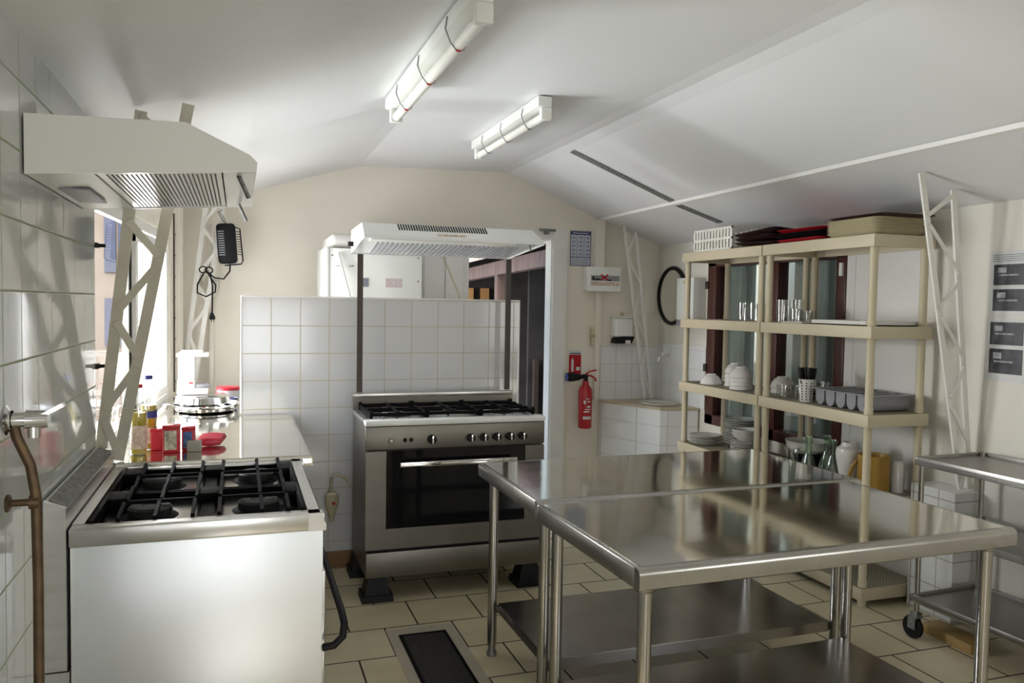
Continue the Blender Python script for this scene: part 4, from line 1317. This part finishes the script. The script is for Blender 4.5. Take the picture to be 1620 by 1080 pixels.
gt = glass_mb(0.034, 0.12).build('drinking_glass', M_glass)
tag(gt, cat='glass')
spots = [(3.20, 4.60, 'tall tumbler standing alone left of the shelving uprights, third shelf'), (3.22, 4.505, 'tall tumbler nearest the upright on the farther unit, third shelf'),
         (3.32, 4.56, 'tall tumbler behind two others on the farther unit, third shelf')]
for i, (x, y, l) in enumerate(spots):
    place(gt, x, y, Z3, l, 'tumblers on the third shelf', first=(i == 0))
gs_ = glass_mb(0.036, 0.075, 0.9).build('drinking_glass', M_glass)
tag(gs_, cat='glass')
tall = glass_mb(0.033, 0.14).build('drinking_glass', M_glass)
tag(tall, cat='glass')
for i, (x, y, l) in enumerate([(3.16, 4.14, 'tallest tumbler in the cluster next to the upright, nearer shelving unit'), (3.24, 4.085, 'second tall tumbler of the cluster on the nearer unit, third shelf'), (3.25, 4.165, 'tall tumbler at the back of the cluster on the nearer unit')]):
    place(tall, x, y, Z3, l, 'tumblers on the third shelf', first=(i == 0))
for i, (x, y, l) in enumerate([(3.19, 4.045, 'low tumbler in front of the tall ones on the nearer unit'), (3.28, 4.03, 'low tumbler behind the front one on the nearer unit'), (3.34, 4.13, 'low tumbler at the back by the window mullion')]):
    place(gs_, x, y, Z3 + 0.010 * (i == 0), l, 'tumblers on the third shelf', first=(i == 0))
single('flat_lid', B(3.12, 3.90, Z3, 3.36, 4.10, Z3 + 0.009, 0.003), M_china, 'thin white lid under the low tumbler on the third shelf', 'lid')
t = thing('baking_tray', 'flat white tray lying on the third shelf at the corner post', 'tray')
MB().box(3.10, 3.36, Z3, 3.45, 3.80, Z3 + 0.006).box(3.10, 3.36, Z3, 3.106, 3.80, Z3 + 0.026).box(3.444, 3.36, Z3, 3.45, 3.80, Z3 + 0.026).box(3.10, 3.36, Z3, 3.45, 3.366, Z3 + 0.026).box(3.10, 3.794, Z3, 3.45, 3.80, Z3 + 0.026).build('tray_body', M_china, t, False)
settle(t)

# bowls on the second level (upside down)
Z2 = 1.0095
bw_ = MB().lathe([(0.076, 0.0), (0.078, 0.002), (0.070, 0.03), (0.052, 0.055), (0.036, 0.064), (0.034, 0.072), (0.030, 0.072), (0.030, 0.065), (0, 0.065), (0, 0.060), (0.045, 0.052), (0.066, 0.03), (0.073, 0.001)], n=30).build('china_bowl', M_china)
tag(bw_, cat='bowl')
place(bw_, 3.20, 4.955, Z2, 'white bowl turned upside down alone at the left end of the shelf', 'white china bowls', first=True)
od = ('lowest', 'second', 'third', 'topmost')
for k in range(4):
    place(bw_, 3.29, 4.79, Z2 + k * 0.030, od[k] + ' white bowl of the upturned stack at the back', 'white china bowls')
for k in range(4):
    place(bw_, 3.195, 4.585, Z2 + k * 0.027, od[k] + ' white bowl of the upturned stack in front, by the upright', 'white china bowls')
gb = copy_tree(bw_)
for k in range(2):
    place(gb, 3.33, 4.33, Z2 + k * 0.035, ('lower', 'upper')[k] + ' upturned bowl behind the middle uprights on the second shelf', 'bowls behind the uprights', first=(k == 0))
for i, (x, y, l) in enumerate([(3.17, 4.12, 'small tumbler nearest the upright on the second shelf'), (3.19, 4.02, 'small tumbler beside the glass bowls on the second shelf'), (3.27, 4.13, 'small tumbler behind the front ones on the second shelf')]):
    place(gs_, x, y, Z2, l, 'small tumblers on the second shelf')
gl_ = MB().lathe([(0.05, 0.0), (0.074, 0.012), (0.080, 0.05), (0.077, 0.05), (0.070, 0.014), (0.048, 0.004), (0, 0.004)], n=26).build('glass_bowl', M_glass)
tag(gl_, cat='bowl')
for k in range(3):
    place(gl_, 3.31, 3.985, Z2 + k * 0.027, ('lowest', 'middle', 'topmost')[k] + ' clear glass bowl stacked beside the cutlery pot', 'glass bowls stacked on the second shelf', first=(k == 0))
# cutlery pot with knives
t = thing('cutlery_pot', 'white cutlery pot with dark holes, full of black-handled knives', 'pot')
px_, py_ = 3.165, 3.895
MB().lathe([(0, Z2), (0.036, Z2), (0.045, Z2 + 0.128), (0.048, Z2 + 0.130), (0.048, Z2 + 0.134), (0.042, Z2 + 0.134), (0.033, Z2 + 0.005), (0, Z2 + 0.005)], (px_, py_, 0), 28).build('pot_body', M_china, t)
ho = MB()
for a in (-2.9, -2.25, -1.6, -0.9):
    for k in range(7):
        z = Z2 + 0.016 + k * 0.016
        r = 0.0358 + 0.009 * (z - Z2) / 0.128 + 0.0006
        c = Vector((px_ + r * math.cos(a), py_ + r * math.sin(a), z))
        ho.lathe([(0, -0.0015), (0.0045, -0.001), (0.0045, 0.001), (0, 0.0015)], c, 8, 'X' if abs(math.cos(a)) > 0.7 else 'Y')
ho.build('hole', M_black, t)
settle(t)
kn = thing('table_knife', None, 'knife')
MB().box(-0.007, -0.006, 0.075, 0.007, 0.006, 0.195, 0.003).build('handle', M_black, kn)
B(-0.007, -0.001, 0.0, 0.007, 0.001, 0.076).build('blade', M_chrome, kn)
i = 0
for a, rr in ((0.3, 0.006), (1.5, 0.020), (2.7, 0.022), (3.9, 0.019), (5.0, 0.021), (0.2, 0.024), (2.1, 0.028), (4.4, 0.028), (1.0, 0.030), (3.2, 0.030), (5.4, 0.031), (4.9, 0.006)):
    place(kn, px_ + rr * math.cos(a) * 0.8, py_ + rr * math.sin(a) * 0.8, Z2 + 0.006, 'black-handled knife standing in the white cutlery pot', 'knives in the cutlery pot', first=(i == 0), tilt=(-0.12 * math.sin(a), 0.12 * math.cos(a)), rz=0)
    i += 1
# grey cutlery tray
t = thing('cutlery_tray', 'grey plastic cutlery tray with rounded compartments at the shelf corner', 'tray')
cy0, cy1, cx0, cx1 = 3.39, 3.80, 3.15, 3.44
zt = Z2 + 0.092
rimb = MB()
rimb.box(cx0 - 0.015, cy0 - 0.02, zt - 0.006, cx1 + 0.015, cy0 + 0.012, zt, 0.002).box(cx0 - 0.015, cy1 - 0.012, zt - 0.006, cx1 + 0.015, cy1 + 0.045, zt, 0.002)
rimb.box(cx0 - 0.015, cy0, zt - 0.006, cx0 + 0.012, cy1, zt, 0.002).box(cx1 - 0.012, cy0, zt - 0.006, cx1 + 0.015, cy1, zt, 0.002)
for k in range(1, 5):
    y = cy0 + (cy1 - cy0) * k / 5
    rimb.box(cx0, y - 0.010, zt - 0.006, cx1, y + 0.010, zt)
rimb.build('rim', M_grey, t)
for k in range(5):
    ya = cy0 + (cy1 - cy0) * k / 5 + 0.006
    yb = ya + (cy1 - cy0) / 5 - 0.012
    ym, hw = (ya + yb) / 2, (yb - ya) / 2
    U = [(ym + hw * math.cos(PI + PI * i / 10), Z2 + 0.045 + 0.044 * math.sin(PI + PI * i / 10)) for i in range(11)]
    U = [(ya, zt - 0.004)] + U + [(yb, zt - 0.004)]
    inn = [(ym + (y - ym) * 0.92, z + 0.003 * (z < zt - 0.01)) for y, z in U]
    mb = MB()
    mb.prism(U + inn[::-1], cx0 + 0.004, cx1 - 0.004, 'X')
    mb.prism(U, cx0, cx0 + 0.005, 'X')
    mb.prism(U, cx1 - 0.005, cx1, 'X')
    mb.build('compartment', M_grey, t)
settle(t)
fk = thing('table_fork', None, 'fork')
MB().bar((0.0, -0.10, 0), (0.0, 0.03, 0.002), 0.010, 0.002).box(-0.011, 0.03, 0.001, 0.011, 0.055, 0.003).build('handle', M_chrome, fk)
tn = MB()
for x in (-0.009, -0.003, 0.003, 0.009):
    tn.box(x - 0.0013, 0.055, 0.001, x + 0.0013, 0.09, 0.003)
tn.build('tines', M_chrome, fk)
for i, (k, dz) in enumerate(((0, 0), (1, 0), (2, 0), (3, 0))):
    y = cy0 + (cy1 - cy0) * (k + 0.5) / 5
    place(fk, 3.28, y, Z2 + 0.058, 'steel fork lying in the %s compartment of the grey cutlery tray' % ('nearest', 'second', 'third', 'fourth')[k], 'forks in the cutlery tray', first=(i == 0), rz=PI / 2 + 0.1 * (k - 1.5))

# plates and jugs on the first level
Z1 = 0.5695


def plate_mb(r):
    return MB().lathe([(0, 0), (r * 0.6, 0), (r * 0.66, 0.004), (r * 0.98, 0.014), (r, 0.016), (r * 0.985, 0.0185), (r * 0.7, 0.0085), (r * 0.62, 0.005), (0, 0.005)], n=34)


pl = plate_mb(0.115).build('dinner_plate', M_plate)
tag(pl, cat='plate')
pos = ('lowest', 'second', 'third', 'fourth', 'fifth', 'sixth', 'seventh', 'eighth', 'ninth', 'tenth', 'eleventh', 'twelfth')
place(pl, 3.20, 5.01, Z1, 'pale plate, lowest of the short stack at the left end', 'pale dinner plates', first=True)
for k in range(1, 5):
    place(pl, 3.20 + 0.004 * (k % 2), 5.01, Z1 + k * 0.0125, 'pale plate, %s of the short stack at the left end' % ('second', 'third', 'fourth', 'topmost')[k - 1], 'pale dinner plates')
for k in range(12):
    place(pl, 3.355 + 0.003 * (k % 3), 4.80 + 0.003 * (k % 2), Z1 + 0.028 + k * 0.0145, 'pale plate, %s from the bottom of the tall stack by the window' % (pos[k] if k else 'first'), 'pale dinner plates')
single('plate_stand', MB().lathe([(0, Z1), (0.09, Z1), (0.08, Z1 + 0.027), (0, Z1 + 0.027)], (3.355, 4.80, 0)), M_under, 'low dark dish under the tall plate stack', 'dish')
ps = plate_mb(0.095).build('side_plate', M_china)
tag(ps, cat='plate')
for k in range(7):
    place(ps, 3.215, 4.555, Z1 + k * 0.0125, 'white side plate, %s of the stack by the middle uprights' % (('lowest',) + pos[1:6] + ('topmost',))[k], 'white side plates', first=(k == 0))
nb = MB().lathe([(0, 0), (0.05, 0), (0.085, 0.03), (0.095, 0.055), (0.092, 0.055), (0.08, 0.032), (0.048, 0.004), (0, 0.004)], n=30).build('soup_bowl', M_china)
tag(nb, cat='bowl')
for k in range(2):
    place(nb, 3.225, 4.56, Z1 + 0.098 + k * 0.022, ('lower', 'upper')[k] + ' white soup bowl resting on the side plates', 'soup bowls on the side plates', first=(k == 0))
dish = MB().lathe([(0, 0), (0.09, 0), (0.11, 0.02), (0.13, 0.07), (0.126, 0.07), (0.12, 0.022), (0.098, 0.004), (0, 0.004)], n=34).build('serving_dish', M_china)
tag(dish, 'large white serving dish on a dark pot behind the uprights', 'dish')
dish.location = (3.325, 4.07, Z1 + 0.105)
single('dark_pot', MB().lathe([(0, Z1), (0.10, Z1), (0.108, Z1 + 0.10), (0.10, Z1 + 0.104), (0, Z1 + 0.104)], (3.325, 4.07, 0)), M_black, 'dark low pot under the large white dish', 'pot')
# glass jug, carafes
t = thing('glass_jug', 'wide-mouthed clear glass jug in front of the white dish', 'jug')
MB().lathe([(0, Z1 + 0.002), (0.046, Z1), (0.05, Z1 + 0.01), (0.034, Z1 + 0.07), (0.038, Z1 + 0.12), (0.050, Z1 + 0.158), (0.048, Z1 + 0.158), (0.034, Z1 + 0.12), (0.031, Z1 + 0.07), (0.046, Z1 + 0.012), (0, Z1 + 0.008)], (3.15, 3.985, 0), 26).build('jug_body', M_glass, t)
settle(t)
cf = MB().lathe([(0, 0.002), (0.060, 0.0), (0.064, 0.012), (0.045, 0.07), (0.022, 0.14), (0.018, 0.18), (0.026, 0.235), (0.0245, 0.235), (0.016, 0.18), (0.020, 0.14), (0.042, 0.07), (0.060, 0.014), (0, 0.008)], n=26).build('glass_carafe', M_glassg)
tag(cf, cat='carafe')
for i, (x, y, l) in enumerate([(3.17, 3.865, 'flared carafe standing nearest the glass jug'), (3.31, 3.875, 'flared carafe at the back between the other two'), (3.235, 3.74, 'flared carafe nearest the white vase')]):
    place(cf, x, y, Z1, l, 'flared glass carafes', first=(i == 0))
gg = MB().lathe([(0, 0), (0.04, 0), (0.055, 0.03), (0.058, 0.075), (0.055, 0.075), (0.05, 0.03), (0.036, 0.005), (0, 0.005)], n=22).build('green_glass_bowl', M_glassg)
tag(gg, 'green glass bowl, lower of the two behind the carafes', 'bowl', 'green glass bowls')
gg.location = (3.405, 3.76, Z1 + 0.02)
g2 = copy_tree(gg)
g2.location = (3.405, 3.76, Z1 + 0.075)
g2['label'] = 'green glass bowl, upper of the two behind the carafes'
single('bowl_stand', MB().lathe([(0, Z1), (0.05, Z1), (0.05, Z1 + 0.0195), (0, Z1 + 0.0195)], (3.405, 3.76, 0)), M_under, 'dark low block under the green glass bowls', 'block')
t = thing('white_vase', 'white shouldered vase between the carafes and the yellow jug', 'vase')
MB().lathe([(0, Z1), (0.050, Z1), (0.054, Z1 + 0.03), (0.050, Z1 + 0.06), (0.066, Z1 + 0.14), (0.072, Z1 + 0.18), (0.066, Z1 + 0.21), (0.045, Z1 + 0.225), (0.040, Z1 + 0.245), (0.038, Z1 + 0.245), (0, Z1 + 0.20)], (3.24, 3.615, 0), 28).build('vase_body', M_china, t)
settle(t)
t = thing('yellow_jug', 'mustard yellow plastic jug behind the corner post of the shelving', 'jug')
yj = (3.255, 3.445)
MB().lathe([(0, Z1), (0.072, Z1), (0.082, Z1 + 0.01), (0.082, Z1 + 0.20), (0.078, Z1 + 0.205), (0.075, Z1 + 0.20), (0.07, Z1 + 0.01), (0, Z1 + 0.008)], (yj[0], yj[1], 0), 28).build('jug_body', M_yel, t)
MB().tube([(yj[0] - 0.07, yj[1] + 0.045, Z1 + 0.17), (yj[0] - 0.095, yj[1] + 0.06, Z1 + 0.12), (yj[0] - 0.105, yj[1] + 0.075, Z1 + 0.06), (yj[0] - 0.105, yj[1] + 0.08, Z1 + 0.02)], 0.010, 10).build('handle', M_yel, t)
settle(t)
single('pale_bottle', MB().lathe([(0, Z1), (0.033, Z1), (0.034, Z1 + 0.15), (0.025, Z1 + 0.17), (0, Z1 + 0.17)], (3.385, 3.41, 0)), M_china, 'pale bottle against the wall behind the yellow jug', 'bottle')

# ================================================================== TROLLEY AND RIGHT WALL
t = thing('steel_trolley', 'stainless three-tier trolley on castors against the right wall', 'trolley')
TW, TL = 0.44, 0.95
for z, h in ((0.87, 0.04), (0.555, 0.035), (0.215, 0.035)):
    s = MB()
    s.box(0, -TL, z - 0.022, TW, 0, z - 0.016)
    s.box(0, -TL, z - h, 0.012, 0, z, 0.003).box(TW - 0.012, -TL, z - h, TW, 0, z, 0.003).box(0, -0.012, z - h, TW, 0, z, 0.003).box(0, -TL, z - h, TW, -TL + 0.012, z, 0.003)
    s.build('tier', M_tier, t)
for x in (0.022, TW - 0.022):
    for y in (-0.022, -TL + 0.022):
        MB().tube([(x, y, 0.13), (x, y, 0.868)], 0.0125, 14).build('leg', M_leg, t)
        c = MB().box(x - 0.018, y - 0.02, 0.105, x + 0.018, y + 0.02, 0.13).box(x - 0.02, y - 0.012, 0.05, x - 0.016, y + 0.03, 0.11).box(x + 0.016, y - 0.012, 0.05, x + 0.02, y + 0.03, 0.11).build('castor', M_galv, t)
        MB().lathe([(0, -0.012), (0.03, -0.012), (0.052, -0.010), (0.055, -0.005), (0.055, 0.005), (0.052, 0.010), (0.03, 0.012), (0, 0.012)], (x, y + 0.015, 0.055), 22, 'X').build('wheel', M_black, c)
t.location = (3.015, 2.935, 0)
t.rotation_euler.z = math.radians(2.4)
t = thing('tiled_ledge', 'low white tiled ledge against the right wall beside the trolley', 'ledge')
B(3.345, 3.00, 0.0, XR - 0.005, 3.275, 0.655, 0.003).build('tiled_body', TM_ledge, t, False)
settle(t)
single('wooden_board', B(3.14, 2.70, 0.0, 3.26, 2.98, 0.045, 0.003), M_ply, 'yellow wooden board on the floor under the trolley', 'board')


def wall_sheet(label, y1, y0, z0, z1, pics):
    t = thing('photo_sheet', label, 'poster', 'photo sheets on the right wall')
    B(XR - 0.004, y0, z0, XR - 0.001, y1, z1).build('paper', M_paper, t, False)
    for (a, b) in pics:
        ph = B(XR - 0.0055, y0 - 0.0 + 0.012, a, XR - 0.0035, y1 - 0.022, b).build('photograph', M_photo, t, False)
        MB().box(XR - 0.0065, y0 + 0.06, a + (b - a) * 0.45, XR - 0.0045, y1 - 0.05, a + (b - a) * 0.52).box(XR - 0.0065, y1 - 0.09, a + (b - a) * 0.6, XR - 0.0045, y1 - 0.045, a + (b - a) * 0.85).build('light_patch', M_photol, ph, False)
    return t


s1 = wall_sheet('upper sheet with two dark photographs on the right wall', 3.005, 2.79, 1.535, 1.85, ((1.685, 1.785), (1.56, 1.665)))
tx = MB()
for k in range(4):
    tx.box(XR - 0.0055, 2.83, 1.80 + k * 0.010, XR - 0.0035, 2.99, 1.803 + k * 0.010)
tx.build('text_lines', M_inkg, s1, False)
settle(s1)
settle(wall_sheet('lower sheet with two dark photographs on the right wall', 3.012, 2.80, 1.215, 1.525, ((1.395, 1.505), (1.255, 1.375))))

# ================================================================== CEILING LAMPS
def lamp(label, x, y0, y1, side):
    t = thing('fluorescent_lamp', label, 'ceiling lamp', 'fluorescent strip lamps')
    zt = min(roof_z(x - 0.045), roof_z(x + 0.045)) - 0.003
    B(x - 0.038, y0, zt - 0.055, x + 0.038, y1, zt, 0.006).build('housing', M_cream, t)
    MB().tube([(x + 0.012, y0 + 0.035, zt - 0.092), (x + 0.012, y1 - 0.035, zt - 0.092)], 0.021, 16).build('tube', M_tube, t)
    for y in (y0 + 0.005, y1 - 0.04):
        B(x - 0.018, y, zt - 0.118, x + 0.04, y + 0.035, zt - 0.054, 0.006).build('lamp_holder', M_cream, t)
    for k in range(3):
        y = y0 + (y1 - y0) * (0.2 + 0.3 * k)
        MB().tube([(x - 0.040, y - 0.02, zt - 0.015), (x - 0.041, y, zt - 0.05), (x - 0.02, y + 0.01, zt - 0.09), (x + 0.002, y + 0.012, zt - 0.114), (x + 0.03, y + 0.012, zt - 0.108)], 0.003, 6).build('clip', M_grey, t)
        MB().tube([(x + 0.0, y + 0.012, zt - 0.113), (x + 0.012, y + 0.012, zt - 0.116), (x + 0.034, y + 0.012, zt - 0.098)], 0.004, 6).build('retainer', M_redp if side else M_galv, t)
    return settle(t)


lamp('fluorescent strip lamp along the left ridge, nearest the camera', 0.705, 2.40, 3.90, True)
lamp('fluorescent strip lamp on the flat of the ceiling, farther back', 1.475, 3.86, 5.10, False)

# ================================================================== OUTDOORS
struct('ground', B(-14, YR - 8, -0.30, 14, 24, -0.12), M_gnd)
t = thing('timber_shed', 'dark timber shed with a sloping roof outside the doorway', 'shed')
MB().bar((2.80, 6.75, 2.01), (2.96, 11.2, 1.93), 0.10, 0.155).build('beam', M_wood, t, False)
rfm = MB()
rfm.hexa([(2.70, 6.7, 2.13), (2.80, 11.4, 2.05), (5.6, 11.4, 3.0), (5.6, 6.7, 3.1)], [(2.70, 6.7, 2.17), (2.80, 11.4, 2.09), (5.6, 11.4, 3.04), (5.6, 6.7, 3.14)])
rfm.build('roof', M_roof, t, False)
for y in (6.85, 8.9, 11.1):
    x = 2.80 + 0.036 * (y - 6.75)
    B(x - 0.05, y - 0.05, -0.12, x + 0.05, y + 0.05, 1.94).build('post', M_wood, t, False)
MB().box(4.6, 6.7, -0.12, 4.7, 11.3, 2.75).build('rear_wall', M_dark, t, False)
B(3.06, 8.40, -0.12, 4.6, 8.45, 1.95).build('dark_backing', M_dark, t, False)  # dark sheet added so the view into the shed stays in shade
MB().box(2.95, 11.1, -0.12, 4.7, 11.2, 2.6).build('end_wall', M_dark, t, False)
for x, z in ((3.10, 1.5), (3.22, 1.55)):
    B(x, 8.30, -0.12, x + 0.05, 8.37, 0.95).build('fence_post', M_brown, t, False)
for x in (3.05, 3.28, 3.5):
    B(x, 10.98, 1.3, x + 0.11, 11.06, 1.78).build('window_shutter', M_orange, t, False)
settle(t)
t = thing('rendered_house', 'house with blue shutters seen through the left window', 'house')
B(-5.5, 12.0, -0.12, -1.25, 14.5, 4.6).build('wall', M_ext, t, False)
for x0, x1, z0, z1 in ((-1.70, -1.56, 1.9, 2.66), (-1.53, -1.40, 2.0, 2.62), (-1.70, -1.50, 0.9, 1.55), (-2.3, -2.05, 1.9, 2.7)):
    s = B(x0, 11.96, z0, x1, 12.0, z1).build('shutter', M_shut, t, False)
settle(t)
